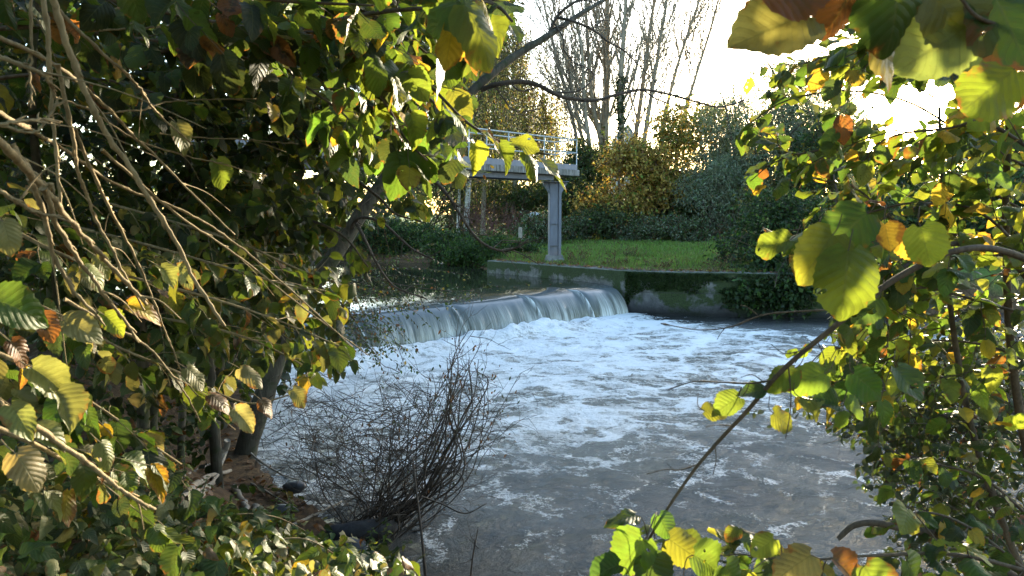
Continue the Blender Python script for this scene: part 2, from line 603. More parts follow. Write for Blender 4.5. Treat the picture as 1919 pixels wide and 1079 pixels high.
# ------------------------------------------------------------------ water
def pool_material():
    m = NT('pool_water')
    p = m.pos()
    ang = math.atan2(WN[1], WN[0])
    # flow frame: X = distance downstream of the weir, Y = along the weir
    fl = m.mapping(p, (1, 1, 1), (0, 0, -ang), (0, 0, 0))
    at = m.n("ShaderNodeAttribute", attribute_name="col")
    sp = m.n("ShaderNodeSeparateColor")
    m.link(at.outputs['Color'], sp.inputs[0])
    dens = sp.outputs[0]
    # warped flow coordinates
    wn_ = m.n("ShaderNodeTexNoise")
    wn_.inputs['Scale'].default_value = 0.55
    wn_.inputs['Detail'].default_value = 3
    m.link(p, wn_.inputs['Vector'])
    vm = m.n("ShaderNodeVectorMath", operation='MULTIPLY_ADD')
    m.link(wn_.outputs['Color'], vm.inputs[0])
    vm.inputs[1].default_value = (1.3, 1.3, 0)
    m.link(p, vm.inputs[2])
    wp = vm.outputs[0]
    w2 = m.n("ShaderNodeTexNoise")
    w2.inputs['Scale'].default_value = 3.2
    w2.inputs['Detail'].default_value = 5
    w2.inputs['Roughness'].default_value = 0.7
    m.link(p, w2.inputs['Vector'])
    vm2 = m.n("ShaderNodeVectorMath", operation='MULTIPLY_ADD')
    m.link(w2.outputs['Color'], vm2.inputs[0])
    vm2.inputs[1].default_value = (0.75, 0.75, 0)
    m.link(wp, vm2.inputs[2])
    fp = m.mapping(vm2.outputs[0], (0.8, 1.25, 1), (0, 0, 0.5))

    def lace(scale, width):
        v = m.n("ShaderNodeTexVoronoi", feature='DISTANCE_TO_EDGE')
        v.inputs['Scale'].default_value = scale
        m.link(fp, v.inputs['Vector'])
        return m.math('SUBTRACT', 1.0, m.lin(v.outputs['Distance'], 0.0, width))
    l1 = lace(0.95, 0.13)
    l2 = lace(2.8, 0.17)
    l3 = lace(8.0, 0.26)
    patch = m.noise(fp, 0.8, 8, 0.68, 0.2)
    fine = m.noise(p, 24, 5, 0.75)
    fa = m.math('ADD', m.math('MULTIPLY', l1, 0.40), m.math('ADD', m.math('MULTIPLY', l2, 0.34), m.math('MULTIPLY', l3, 0.20)))
    fa = m.math('ADD', fa, m.math('MULTIPLY', m.math('SUBTRACT', patch, 0.5), 1.15))
    fa = m.math('ADD', fa, m.math('MULTIPLY', m.math('SUBTRACT', fine, 0.5), 0.6))
    fa = m.math('ADD', fa, m.math('SUBTRACT', dens, 0.66))
    foam = m.lin(fa, 0.14, 0.56)
    # rafts of bubbles drifting on the calmer water
    fst = m.mapping(vm2.outputs[0], (1.0, 1.5, 1), (0, 0, 0.5))
    fk = m.noise(fst, 2.1, 5, 0.62, 0.2)
    bub = m.n("ShaderNodeTexVoronoi", feature='DISTANCE_TO_EDGE')
    bub.inputs['Scale'].default_value = 30
    m.link(p, bub.inputs['Vector'])
    bl_ = m.math('SUBTRACT', 1.0, m.math('MULTIPLY', m.lin(bub.outputs['Distance'], 0.05, 0.25), 0.6))
    fleck = m.math('MULTIPLY', m.lin(m.math('ADD', fk, m.math('MULTIPLY', m.math('SUBTRACT', fine, 0.5), 0.3)), 0.575, 0.63), m.math('MULTIPLY', bl_, sp.outputs[1]))
    foam = m.math('MAXIMUM', foam, fleck)
    aer = m.lin(dens, 0.15, 0.95)
    murk = m.mix(m.lin(m.noise(p, 0.7, 3, 0.5), 0.35, 0.65), (0.085, 0.097, 0.105), (0.145, 0.15, 0.14))  # murky water; its blue-grey also paints in some sky reflection
    murk = m.mix(aer, murk, (0.27, 0.268, 0.232))
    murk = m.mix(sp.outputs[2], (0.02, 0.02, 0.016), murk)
    col = m.mix(foam, murk, (0.90, 0.905, 0.89))
    rough = m.math('ADD', m.math('MULTIPLY', foam, 0.55), m.math('ADD', m.math('MULTIPLY', aer, 0.12), 0.06))
    rip = m.noise(m.mapping(wp, (1.3, 1.7, 1), (0, 0, 0.3)), 3.2, 7, 0.66, 0.2)
    rip2 = m.noise(m.mapping(p, (1, 1.5, 1), (0, 0, 0.4)), 11, 6, 0.7, 0.3)
    h = m.math('ADD', m.math('MULTIPLY', rip, 1.0), m.math('ADD', m.math('MULTIPLY', rip2, 0.42), m.math('MULTIPLY', m.math('MULTIPLY', foam, fine), 0.3)))
    b = m.bsdf(col, rough, 0.5, m.bump(h, 1.0, 0.14))
    b.inputs['IOR'].default_value = 1.33
    return m.done(b)


def flow(x, y):
    s = (x - W0[0]) * WN[0] + (y - W0[1]) * WN[1]
    l = (x - W0[0]) * WU[0] + (y - W0[1]) * WU[1]
    return s, l


def make_pool():
    gx = np.concatenate([-6 + np.arange(0, 22, 0.085), 16 + np.geomspace(0.2, 580, 30)])
    gy = np.concatenate([3.2 + np.arange(0, 19.4, 0.085), 22.6 + np.geomspace(0.2, 60, 14)])
    X, Y = np.meshgrid(gx, gy)
    s, l = flow(X, Y)
    dw = segdist(X, Y, WALL + FARR)
    amp = 0.025 + 0.075 * np.exp(-np.maximum(s - 0.8, 0) / 2.2) * sstep(WLEN + 1.6, WLEN - 0.5, l)
    wx = X + 1.2 * fbm(X * 0.6, Y * 0.6, 3, 11)
    wy = Y + 1.2 * fbm(X * 0.6, Y * 0.6, 3, 17)
    Z = amp * 2.2 * fbm(wx * 1.6, wy * 2.1, 5, 5)
    bl = 0.20 + 0.34 * np.maximum(fbm(l * 0.7, s * 0.3, 3, 23), -0.3) + 0.16 * np.exp(-((l - 7.0) / 1.3) ** 2)
    Z += bl * np.exp(-((s - 1.05 - 0.5 * fbm(l * 0.8, l * 0, 2, 31)) / 0.45) ** 2) * sstep(WLEN + 0.1, WLEN - 2.2, l) * (0.6 + 1.6 * np.abs(fbm(X * 4, Y * 4, 3, 8)))
    Z += 0.05 * fbm(X * 0.5, Y * 0.5, 2, 77)
    # foam amount: strongest under the weir, tongues run downstream to the right
    d = 1.02 - 0.07 * np.maximum(s - 0.6, 0) - 0.45 * sstep(6.2, 9.5, s - 0.15 * X)
    d = d + 0.55 * fbm(wx * 0.5, wy * 0.9, 3, 41)
    d = d - 0.95 * sstep(WLEN - 0.6, WLEN + 0.6, l) * sstep(3.6, 1.2, dw + 0.8 * fbm(X * 0.8, Y * 0.8, 3, 15))
    d = np.where(s < 0.95, 1.4, d) * sstep(WLEN + 2.6, WLEN + 0.4, l - 0.55 * s)
    d = d - 0.25 * sstep(9, 5.5, Y + 0.25 * X)
    d = d + 0.35 * np.exp(-((Y - 7.6 - 0.25 * (X - 4)) / 1.1) ** 2) * sstep(1.5, 4.5, X)
    d = np.clip(d, 0, 1.25)
    fl = np.clip(sstep(14, 9, Y) * (0.75 + 1.2 * fbm(X * 0.7, Y * 0.7, 2, 9)), 0, 1)
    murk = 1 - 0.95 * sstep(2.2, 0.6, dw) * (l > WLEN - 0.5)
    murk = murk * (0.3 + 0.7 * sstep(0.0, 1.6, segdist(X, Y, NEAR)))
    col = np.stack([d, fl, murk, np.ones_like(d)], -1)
    nx, ny = len(gx), len(gy)
    i, j = np.meshgrid(np.arange(ny - 1), np.arange(nx - 1), indexing='ij')
    q = np.stack([i * nx + j, i * nx + j + 1, (i + 1) * nx + j + 1, (i + 1) * nx + j], -1).reshape(-1, 4)
    xc, yc = 0.25 * (X[:-1, :-1] + X[1:, :-1] + X[:-1, 1:] + X[1:, 1:]), 0.25 * (Y[:-1, :-1] + Y[1:, :-1] + Y[:-1, 1:] + Y[1:, 1:])
    sc_, lc_ = flow(xc, yc)
    keep = ((sc_ > 0.2) | (lc_ > WLEN + 0.3)).ravel()
    mb = MB()
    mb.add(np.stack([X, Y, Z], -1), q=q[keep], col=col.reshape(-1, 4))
    tag(mb.build('pool_water', pool_material()), kind='structure')


make_pool()


def upstream_material():
    m = NT('upstream_water')
    p = m.pos()
    n1 = m.noise(m.mapping(p, (1, 1, 1)), 1.4, 3, 0.5, 0.3)
    n2 = m.noise(p, 9, 2, 0.5)
    b = m.bsdf((0.022, 0.024, 0.014), 0.03, 0.5, m.bump(m.math('ADD', n1, m.math('MULTIPLY', n2, 0.08)), 0.12, 0.05))
    b.inputs['IOR'].default_value = 1.33
    return m.done(b)


def fall_material():
    m = NT('falling_water')
    at = m.n("ShaderNodeAttribute", attribute_name="luv")
    sp = m.n("ShaderNodeSeparateXYZ")
    m.link(at.outputs['Vector'], sp.inputs[0])
    ca = m.n("ShaderNodeAttribute", attribute_name="col")
    sc2 = m.n("ShaderNodeSeparateColor")
    m.link(ca.outputs['Color'], sc2.inputs[0])
    ridge = sc2.outputs[0]
    l, t = sp.outputs[0], sp.outputs[1]
    cb = m.n("ShaderNodeCombineXYZ")
    m.link(l, cb.inputs[0])
    m.link(m.math('MULTIPLY', t, 0.16), cb.inputs[1])
    v = cb.outputs[0]
    n1 = m.noise(v, 5.5, 4, 0.6, 0.15)
    n2 = m.noise(v, 26, 4, 0.65, 0.1)
    n3 = m.noise(v, 1.1, 2, 0.5)
    st = m.math('ADD', m.math('MULTIPLY', n1, 0.5), m.math('ADD', m.math('MULTIPLY', n2, 0.5), m.math('MULTIPLY', m.math('SUBTRACT', n3, 0.5), 0.4)))
    start = m.lin(m.math('ADD', t, m.math('MULTIPLY', m.math('SUBTRACT', n3, 0.5), 0.3)), 0.53, 0.95)
    w = m.math('MULTIPLY', m.math('MULTIPLY', m.lin(m.math('ADD', st, m.math('MULTIPLY', start, 0.12)), 0.50, 0.80), start), 0.85)
    foot = m.lin(m.math('ADD', t, m.math('MULTIPLY', m.math('SUBTRACT', n2, 0.5), 0.35)), 0.86, 0.97)
    w = m.math('MAXIMUM', w, foot)
    w = m.math('MAXIMUM', w, m.math('MULTIPLY', m.math('MULTIPLY', ridge, 0.9), m.lin(n2, 0.38, 0.62)))
    base = m.mix(start, m.mix(m.lin(t, 0.2, 0.5), (0.03, 0.033, 0.026), (0.10, 0.112, 0.115)), m.mix(m.lin(n1, 0.35, 0.65), (0.075, 0.075, 0.045), (0.26, 0.25, 0.165)))  # pale blue-grey near the crest is sky reflection put into the colour
    col = m.mix(w, base, (0.86, 0.88, 0.86))
    rough = m.math('ADD', m.math('MULTIPLY', w, 0.45), 0.08)
    b = m.bsdf(col, rough, 0.5, m.bump(m.math('MULTIPLY', m.math('ADD', n1, m.math('MULTIPLY', n2, 0.5)), m.lin(t, 0.42, 0.75)), 0.4, 0.05))
    b.inputs['IOR'].default_value = 1.33
    return m.done(b)


def make_upstream():
    # level surface upstream of the sheet of falling water
    mb = MB()
    a = W0 + WN * (-0.9) - WU * 3.0
    b = W1 + WN * (-0.9) + WU * 0.5
    far = [(b[0], b[1]), (-0.5, 25.2), (-0.6, 26.5), (-1.0, 29), (-3, 31), (-14, 34), (-40, 36), (-300, 40), (-300, 20), (-40, 20), (-16, 18), (a[0], a[1])]
    z = ZUP - 0.004
    v = [(x, y, z) for x, y in far]
    mb.add(v, t=[(0, k, k + 1) for k in range(1, len(v) - 1)])
    o = mb.build('upstream_water', upstream_material())
    tag(o, kind='structure')


make_upstream()

SPLIT = [2.5, 5.1, 7.55, 9.45]


def make_weir():
    t = thing('weir', 'straight low concrete weir under a smooth sheet of falling river water', 'weir')
    # concrete body under the sheet
    prof = [(-1.0, -0.9), (-1.0, 0.52), (-0.25, 0.68), (0.05, 0.66), (0.22, 0.5), (0.34, 0.1), (0.36, -0.9)]
    mb = MB()
    a, b = W0 - WU * 0.8, W1 + WU * 0.25
    v = []
    for e in (a, b):
        for s, z in prof:
            v.append((e[0] + WN[0] * s, e[1] + WN[1] * s, z))
    n = len(prof)
    q = [(i, (i + 1) % n, n + (i + 1) % n, n + i) for i in range(n)]
    tr = [(0, i, i + 1) for i in range(1, n - 1)] + [(n, n + i + 1, n + i) for i in range(1, n - 1)]
    mb.add(v, q=q, t=tr)
    mb.build('sill', M['concrete'], t, smooth=False)
    mb = MB()
    nl, nt = 900, 46
    l = np.linspace(-0.6, WLEN + 0.12, nl)
    tt = np.linspace(0, 1, nt)
    ps = np.array([(-1.6, 0.0), (-1.0, -0.002), (-0.55, -0.012), (-0.2, -0.035), (0.06, -0.09), (0.25, -0.2), (0.40, -0.38), (0.50, -0.58), (0.56, -0.80), (0.60, -1.0)])
    prof = catmull(ps, nt)
    Lg, T = np.meshgrid(l, tt)
    S = prof[:, 0][:, None] + 0 * Lg
    Z = ZUP + prof[:, 1][:, None] + 0 * Lg
    k = sstep(0.42, 0.85, T)
    rip = fbm(Lg * 2.2, T * 0.7, 3, 61) * 0.11 + fbm(Lg * 9.0, T * 0.9, 2, 71) * 0.035
    S = S + rip * k + 0.22 * fbm(Lg * 0.7, T * 0, 2, 81) * k
    ridge = np.zeros_like(Lg)
    for c0, am in zip(SPLIT, (1.0, 0.6, 1.0, 1.0)):
        cc = c0 + 0.18 * sstep(0.35, 1.0, T)
        g = np.exp(-((Lg - cc) / (0.028 + 0.03 * T)) ** 2) * sstep(0.30, 0.5, T)
        hol = np.exp(-((Lg - cc - 0.17) / 0.11) ** 2) * sstep(0.3, 0.55, T)
        Z += 0.07 * g * am * (1 - T) + 0.02 * g
        S += (0.13 * g - 0.12 * hol) * am
        ridge = np.maximum(ridge, g * am)
    Z += 0.012 * fbm(Lg * 2.0, T * 6, 3, 91) * sstep(0.05, 0.3, T)
    Xw = W0[0] + WU[0] * Lg + WN[0] * S
    Yw = W0[1] + WU[1] * Lg + WN[1] * S
    i, j = np.meshgrid(np.arange(nt - 1), np.arange(nl - 1), indexing='ij')
    q = np.stack([i * nl + j, (i + 1) * nl + j, (i + 1) * nl + j + 1, i * nl + j + 1], -1)
    col = np.stack([ridge, ridge * 0, ridge * 0, ridge * 0 + 1], -1).reshape(-1, 4)
    mb.add(np.stack([Xw, Yw, Z], -1), q=q, col=col, uv=np.stack([Lg, T], -1))
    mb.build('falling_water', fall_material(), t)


def concrete_material(name, moss=False):
    m = NT(name)
    p = m.pos()
    n1 = m.noise(p, 5, 6, 0.65)
    n2 = m.noise(p, 45, 3, 0.6)
    col = m.mix(m.lin(n1, 0.35, 0.68), (0.085, 0.083, 0.076), (0.24, 0.236, 0.22))
    col = m.mix(m.math('MULTIPLY', m.lin(n2, 0.5, 0.75), 0.4), col, (0.10, 0.095, 0.085))
    if moss:
        sp = m.n("ShaderNodeSeparateXYZ")
        m.link(p, sp.inputs[0])
        g = m.n("ShaderNodeNewGeometry")
        sn = m.n("ShaderNodeSeparateXYZ")
        m.link(g.outputs['Normal'], sn.inputs[0])
        side = m.math('SUBTRACT', 1.0, m.lin(sn.outputs[2], 0.4, 0.8))
        n3 = m.noise(p, 1.5, 6, 0.68, 0.4)
        zz = m.lin(sp.outputs[2], 0.1, 1.2)
        xr = m.lin(sp.outputs[0], 2.6, 3.6)
        mm = m.math('ADD', n3, m.math('MULTIPLY', m.math('SUBTRACT', zz, 0.5), 0.12))
        mm = m.math('ADD', mm, m.math('MULTIPLY', m.math('SUBTRACT', xr, 0.6), 0.10))
        mk = m.math('MULTIPLY', m.math('MULTIPLY', m.lin(m.math('ADD', mm, m.math('MULTIPLY', m.lin(sp.outputs[2], 0.88, 1.05), 0.14)), 0.435, 0.53), side), 0.92)
        topm = m.math('MULTIPLY', m.math('SUBTRACT', 1.0, side), m.lin(m.noise(p, 2.6, 6, 0.7, 0.4), 0.44, 0.56))
        damp = m.math('MULTIPLY', m.lin(sp.outputs[2], 0.95, 0.2), 0.7)
        col = m.mix(damp, col, (0.05, 0.05, 0.055))
        n4 = m.noise(p, 30, 4, 0.7)
        moc = m.mix(m.lin(n4, 0.3, 0.7), (0.012, 0.022, 0.006), (0.045, 0.07, 0.016))
        col = m.mix(m.math('MAXIMUM', mk, m.math('MULTIPLY', topm, 0.7)), col, moc)
        line = m.math('LESS_THAN', m.math('ABSOLUTE', m.math('SUBTRACT', sp.outputs[2], 0.62)), 0.012)
        col = m.mix(m.math('MULTIPLY', line, 0.5), col, (0.04, 0.04, 0.04))
        wet = m.lin(sp.outputs[2], 0.28, 0.05)
        col = m.mix(m.math('MULTIPLY', wet, 0.85), col, (0.012, 0.012, 0.011))
        nb = m.bump(m.math('ADD', m.math('MULTIPLY', n4, m.math('ADD', mk, 0.2)), n2), 0.7, 0.03)
    else:
        nb = m.bump(n2, 0.35, 0.01)
    return m.done(m.bsdf(col, 0.85, 0.25, nb))


M['concrete'] = concrete_material('weir_concrete')
M['wall'] = concrete_material('mossy_concrete', True)
make_weir()


def make_wall():
    t = thing('retaining_wall', 'mossy grey concrete river wall curving away from the right end of the weir', 'wall')
    pts = catmull([(x, y, 0) for x, y in WALL], 90)[:, :2]
    tg = nrm(np.gradient(pts, axis=0))
    nn = np.stack([-tg[:, 1], tg[:, 0]], 1)          # landward
    prof = [(0.02, -0.95), (0.0, 0.9), (0.0, 1.185), (0.015, 1.205), (0.46, 1.215), (0.48, 1.2), (0.5, -0.95)]
    n = len(pts)
    v = np.zeros((n, len(prof), 3))
    for k, (o, z) in enumerate(prof):
        w = 0.012 * fbm(np.arange(n) * 0.31, np.full(n, k * 3.3), 3, 5)
        v[:, k, :2] = pts + nn * (o + w)[:, None]
        v[:, k, 2] = z + w
    m_ = len(prof)
    i, j = np.meshgrid(np.arange(n - 1), np.arange(m_ - 1), indexing='ij')
    q = np.stack([i * m_ + j, (i + 1) * m_ + j, (i + 1) * m_ + j + 1, i * m_ + j + 1], -1)
    mb = MB()
    mb.add(v, q=q, t=[(0, k, k + 1) for k in range(1, m_ - 1)])
    mb.build('wall_face', M['wall'], t, smooth=False)
    # thick moss cushions clinging to the face
    rng = np.random.default_rng(5)
    mb = MB()
    N = 9000
    a = rng.integers(38, 84, N)
    z = rng.uniform(0.25, 1.19, N)
    pn = fbm(a * 0.11, z * 2.2, 4, 13)
    ok = pn + (z - 0.68) * 0.20 > 0.0
    a, z = a[ok], z[ok]
    f = rng.uniform(0, 1, len(a))[:, None]
    p = pts[a] * (1 - f) + pts[np.minimum(a + 1, n - 1)] * f - nn[a] * rng.uniform(0.0, 0.03, (len(a), 1))
    p = np.concatenate([p, z[:, None]], 1)
    sz = rng.uniform(0.012, 0.035, len(a))
    dr = nrm(np.concatenate([-nn[a] * 0.8, rng.normal(-0.6, 0.4, (len(a), 1))], 1) + rng.normal(0, 0.3, (len(a), 3)))
    sd = nrm(np.cross(dr, rng.normal(size=(len(a), 3))))
    v = np.stack([p - sd * sz[:, None], p + sd * sz[:, None], p + dr * sz[:, None] * 2.2], 1)
    c = np.ones((len(a), 3, 4))
    g = rng.uniform(0.5, 1.3, (len(a), 1, 1))
    c[..., :3] = np.array([0.028, 0.05, 0.012]) * g
    mb.add(v, t=np.arange(len(a) * 3).reshape(-1, 3), col=c.reshape(-1, 4))
    o = mb.build('moss', M['leaf_far'], t)
    o["kind"] = 'stuff'


make_wall()


# ------------------------------------------------------------------ footbridge
def steel_material(name, c, rough=0.5, rust=False):
    m = NT(name)
    p = m.pos()
    n1 = m.noise(m.mapping(p, (1, 1, 0.3)), 7, 5, 0.65)
    n2 = m.noise(p, 60, 3, 0.6)
    col = m.mix(m.lin(n1, 0.35, 0.7), tuple(0.75 * k for k in c), c)
    col = m.mix(m.math('MULTIPLY', m.lin(n2, 0.55, 0.75), 0.3), col, (0.12, 0.11, 0.10))
    if rust:
        sp = m.n("ShaderNodeSeparateXYZ")
        m.link(p, sp.inputs[0])
        lo = m.math('ADD', m.lin(sp.outputs[2], 2.0, 1.3), m.math('MULTIPLY', m.math('SUBTRACT', n1, 0.5), 1.0))
        col = m.mix(m.math('MULTIPLY', m.lin(lo, 0.35, 0.9), 0.55), col, (0.24, 0.19, 0.17))
    return m.done(m.bsdf(col, rough, 0.4, m.bump(n2, 0.1, 0.004)))


M['steel'] = steel_material('grey_steel', (0.16, 0.175, 0.215), 0.5, True)
M['kick'] = steel_material('kick_plate', (0.15, 0.165, 0.205), 0.45)
M['rail'] = steel_material('galvanised_rail', (0.36, 0.39, 0.38), 0.4)
M['soffit'] = steel_material('dark_beam', (0.10, 0.105, 0.12), 0.6)


def deck_material():
    m = NT('deck_concrete')
    p = m.pos()
    n1 = m.noise(m.mapping(p, (6, 6, 0.7)), 2.5, 4, 0.6)
    n2 = m.noise(p, 4, 5, 0.6)
    col = m.mix(m.lin(n2, 0.35, 0.7), (0.15, 0.147, 0.135), (0.27, 0.265, 0.245))
    col = m.mix(m.math('MULTIPLY', m.lin(n1, 0.42, 0.62), 0.85), col, (0.06, 0.056, 0.046))
    return m.done(m.bsdf(col, 0.85, 0.25, m.bump(n2, 0.2, 0.01)))


M['deck'] = deck_material()


def make_bridge():
    t = thing('footbridge', 'slim grey footbridge with tube railings standing on one steel pillar', 'bridge')
    C = P(1039, 486, 24.4)
    C[2] = 1.215
    u = np.array([-0.69, -0.724, 0])
    u /= np.linalg.norm(u)
    w = np.array([0.724, -0.69, 0])
    w /= np.linalg.norm(w)
    up = np.array([0, 0, 1.0])
    zb, zt = 4.03, 4.23                  # deck slab
    hw = 0.55
    s0, s1 = -0.62, 12.6
    mid = (s0 + s1) / 2
    hl = (s1 - s0) / 2
    cc = C.copy()
    cc[2] = 0

    def at(s, o, z):
        return cc + u * s + w * o + up * z
    mb = MB()
    box(mb, at(mid, 0, (zb + zt) / 2), u, w, up, hl, hw, (zt - zb) / 2, 0.015)
    mb.build('deck', M['deck'], t, False)
    for o in (-0.32, 0.32):
        mb = MB()
        box(mb, at(mid + 0.5, o, zb - 0.09), u, w, up, hl - 0.62, 0.07, 0.085, 0.01)
        mb.build('girder', M['soffit'], t, False)
    for sgn in (1, -1):
        o = sgn * (hw - 0.03)
        mb = MB()
        box(mb, at(mid + 0.04, o, zt + 0.085), u, w, up, hl - 0.06, 0.008, 0.085, 0.003)
        mb.build('kick_plate', M['kick'], t, False)
        for z in (zt + 0.98, zt + 0.56):
            mb = MB()
            tube(mb, [at(s0 + 0.06 + k * (s1 - s0 - 0.1) / 8, o - sgn * 0.05, z) for k in range(9)], 0.021, 8)
            mb.build('rail', M['rail'], t)
        for k in range(8):
            s = s0 + 0.07 + k * 1.62
            mb = MB()
            tube(mb, [at(s, o - sgn * 0.05, zt), at(s, o - sgn * 0.05, zt + 0.5), at(s, o - sgn * 0.05, zt + 0.99)], 0.019, 8)
            mb.build('post', M['rail'], t)
    for z in (zt + 0.98, zt + 0.56):
        mb = MB()
        tube(mb, [at(s0 + 0.065, -hw + 0.09, z), at(s0 + 0.065, 0, z), at(s0 + 0.065, hw - 0.09, z)], 0.02, 8)
        mb.build('rail', M['rail'], t)
    # pillar: H section with its web face toward the river, gusset brackets and base
    pl = bpy.data.objects.new('pillar', None)
    COL.objects.link(pl)
    pl.parent = t
    fx = nrm(np.array([0.99, 0.12, 0]))   # across
    fy = np.array([-fx[1], fx[0], 0])
    b0 = np.array([C[0], C[1], 0])
    z0, z1 = 1.30, 3.83
    mb = MB()
    box(mb, b0 + up * (z0 + z1) / 2 - fx * 0.035 , fx, fy, up, 0.135, 0.11, (z1 - z0) / 2, 0.008)
    box(mb, b0 + up * (z0 + z1) / 2 + fx * 0.15, fx, fy, up, 0.045, 0.17, (z1 - z0) / 2, 0.008)
    box(mb, b0 + up * (z0 + z1) / 2 - fx * 0.185, fx, fy, up, 0.012, 0.15, (z1 - z0) / 2, 0.004)
    for z in (1.75, 2.47):
        box(mb, b0 + up * z + fx * 0.0, fx, fy, up, 0.205, 0.178, 0.009, 0.003)
    mb.build('column', M['steel'], pl, False)
    for sg in (-1, 1):
        mb = MB()
        e = 0.2 if sg > 0 else 0.2
        poly = [b0 + fx * sg * e + up * 3.82, b0 + fx * sg * (e + 0.19) + up * 3.82, b0 + fx * sg * (e + 0.19) + up * 3.77, b0 + fx * sg * e + up * 3.46]
        if sg < 0:
            poly = poly[::-1]
        poly = [p - fy * 0.1 for p in poly]
        bm_prism(mb, poly, None, fy * 0.2)
        mb.build('bracket', M['steel'], pl, False)
    mb = MB()
    box(mb, b0 + up * 3.84, fx, fy, up, 0.42, 0.3, 0.012, 0.004)
    mb.build('cap_plate', M['steel'], pl, False)
    mb = MB()
    ring = []
    for z, r in ((1.17, 0.34), (1.22, 0.33), (1.34, 0.26), (1.42, 0.245)):
        ring.append([b0 + up * z + fx * sx * r + fy * sy * r * 0.9 for sx, sy in ((-1, -1), (0, -1.06), (1, -1), (1.06, 0), (1, 1), (0, 1.06), (-1, 1), (-1.06, 0))])
    v = np.array(ring).reshape(-1, 3)
    q = [(k * 8 + m, k * 8 + (m + 1) % 8, (k + 1) * 8 + (m + 1) % 8, (k + 1) * 8 + m) for k in range(3) for m in range(8)]
    q += [(24, 25, 26, 31), (31, 26, 27, 30), (30, 27, 28, 29)]
    mb.add(v, q=q)
    mb.build('plinth', M['concrete'], pl, False)


make_bridge()


# ------------------------------------------------------------------ leaves
SHAPES = {
    'hazel': (np.array([0, .06, .2, .4, .6, .78, .9, 1.0]), np.array([.30, .74, .98, 1.0, .90, .66, .34, 0.02]), 0.10),
    'oval': (np.array([0, .1, .3, .5, .7, .87, 1.0]), np.array([.15, .6, .95, 1.0, .82, .45, 0.02]), 0.02),
    'nettle': (np.array([0, .08, .22, .4, .6, .8, 1.0]), np.array([.35, .85, 1.0, .88, .62, .3, 0.01]), 0.06),
    'ivy': (np.array([0, .1, .3, .45, .55, .75, 1.0]), np.array([.5, .95, 1.0, .72, .62, .38, 0.02]), 0.12),
    'lance': (np.array([0, .2, .5, .8, 1.0]), np.array([.2, .8, 1.0, .6, 0.02]), 0.0),
}


def put_leaves(mb, pos, tip, nor, L, W, col, shape='hazel', lod=1, rng=None, fold=0.25, curl=0.25, age=None):
    """pos/tip/nor (n,3), L/W (n), col (n,3): vectorised leaf blades, curved, folded, toothed"""
    n = len(pos)
    if n == 0:
        return
    pos, tip, nor = np.asarray(pos, float), nrm(tip), np.asarray(nor, float)
    nor = nrm(nor - tip * np.sum(nor * tip, -1, keepdims=True))
    side = np.cross(tip, nor)
    L, W = np.asarray(L, float), np.asarray(W, float)
    nt, nu = ((19, 7), (9, 5), (5, 3), (3, 2))[lod] if lod < 4 else (2, 2)
    ts = np.linspace(0, 1, nt)
    us = np.linspace(-1, 1, nu)
    kt, kw, cord = SHAPES[shape]
    w = np.interp(ts, kt, kw)
    if lod == 3:
        ts = np.array([0, 0.45, 1.0])
        w = np.array([0.25, 1.0, 0.1])
    hw = 0.5 * W[:, None] * w[None]                       # n,nt
    T = np.broadcast_to(ts[None, :, None], (n, nt, nu))
    U = np.broadcast_to(us[None, None, :], (n, nt, nu))
    asym = rng.normal(0, 0.07, (n, 1, 1))
    x = U * hw[:, :, None] * (1 + asym * np.sign(U))
    y = T * L[:, None, None]
    if lod == 0:
        tooth = (np.arange(nt) % 2)[None, :, None] * 0.075 + rng.normal(0, 0.025, (n, nt, nu))
        edge = (np.abs(U) > 0.95)
        x = x * (1 + tooth * edge)
        y = y + edge * (np.arange(nt) % 2)[None, :, None] * L[:, None, None] * 0.02
    if lod == 1:
        x = x * (1 + (np.abs(U) > 0.95) * rng.normal(0, 0.05, (n, nt, nu)))
    y = y - cord * (np.abs(U) ** 2) * ((1 - T) ** 5) * L[:, None, None] * 1.2
    fo = rng.normal(fold, 0.28, (n, 1, 1))
    cu = rng.normal(curl, 0.22, (n, 1, 1))
    tw = rng.normal(0, 0.35, (n, 1, 1))
    ph = rng.uniform(0, 6.28, (n, 1, 1))
    z = fo * np.abs(x) - cu * L[:, None, None] * T ** 2 + tw * x * T
    z = z - rng.uniform(0.0, 0.5, (n, 1, 1)) * (np.abs(U) ** 3) * hw[:, :, None] * 0.6
    if lod <= 1:
        z = z + 0.07 * L[:, None, None] * np.sin(T * 9 + ph + np.sign(U) * 1.3) * U * U * (w[None, :, None])
        z = z + 0.012 * L[:, None, None] * np.cos(T * 47) * (1 - np.abs(U)) * np.abs(U) * 4
    v = pos[:, None, None, :] + x[..., None] * side[:, None, None, :] + y[..., None] * tip[:, None, None, :] + z[..., None] * nor[:, None, None, :]
    i, j = np.meshgrid(np.arange(nt - 1), np.arange(nu - 1), indexing='ij')
    q = np.stack([i * nu + j, i * nu + j + 1, (i + 1) * nu + j + 1, (i + 1) * nu + j], -1).reshape(-1, 4)
    q = (q[None] + (np.arange(n) * nt * nu)[:, None, None]).reshape(-1, 4)
    c = np.ones((n, nt * nu, 4), np.float32)
    c[..., :3] = np.asarray(col)[:, None, :]
    if age is None:
        age = np.zeros(n)
    c[..., 3] = np.asarray(age)[:, None]
    mb.add(v.reshape(-1, 3), q=q, col=c.reshape(-1, 4), uv=np.stack([U, T], -1).reshape(-1, 2))


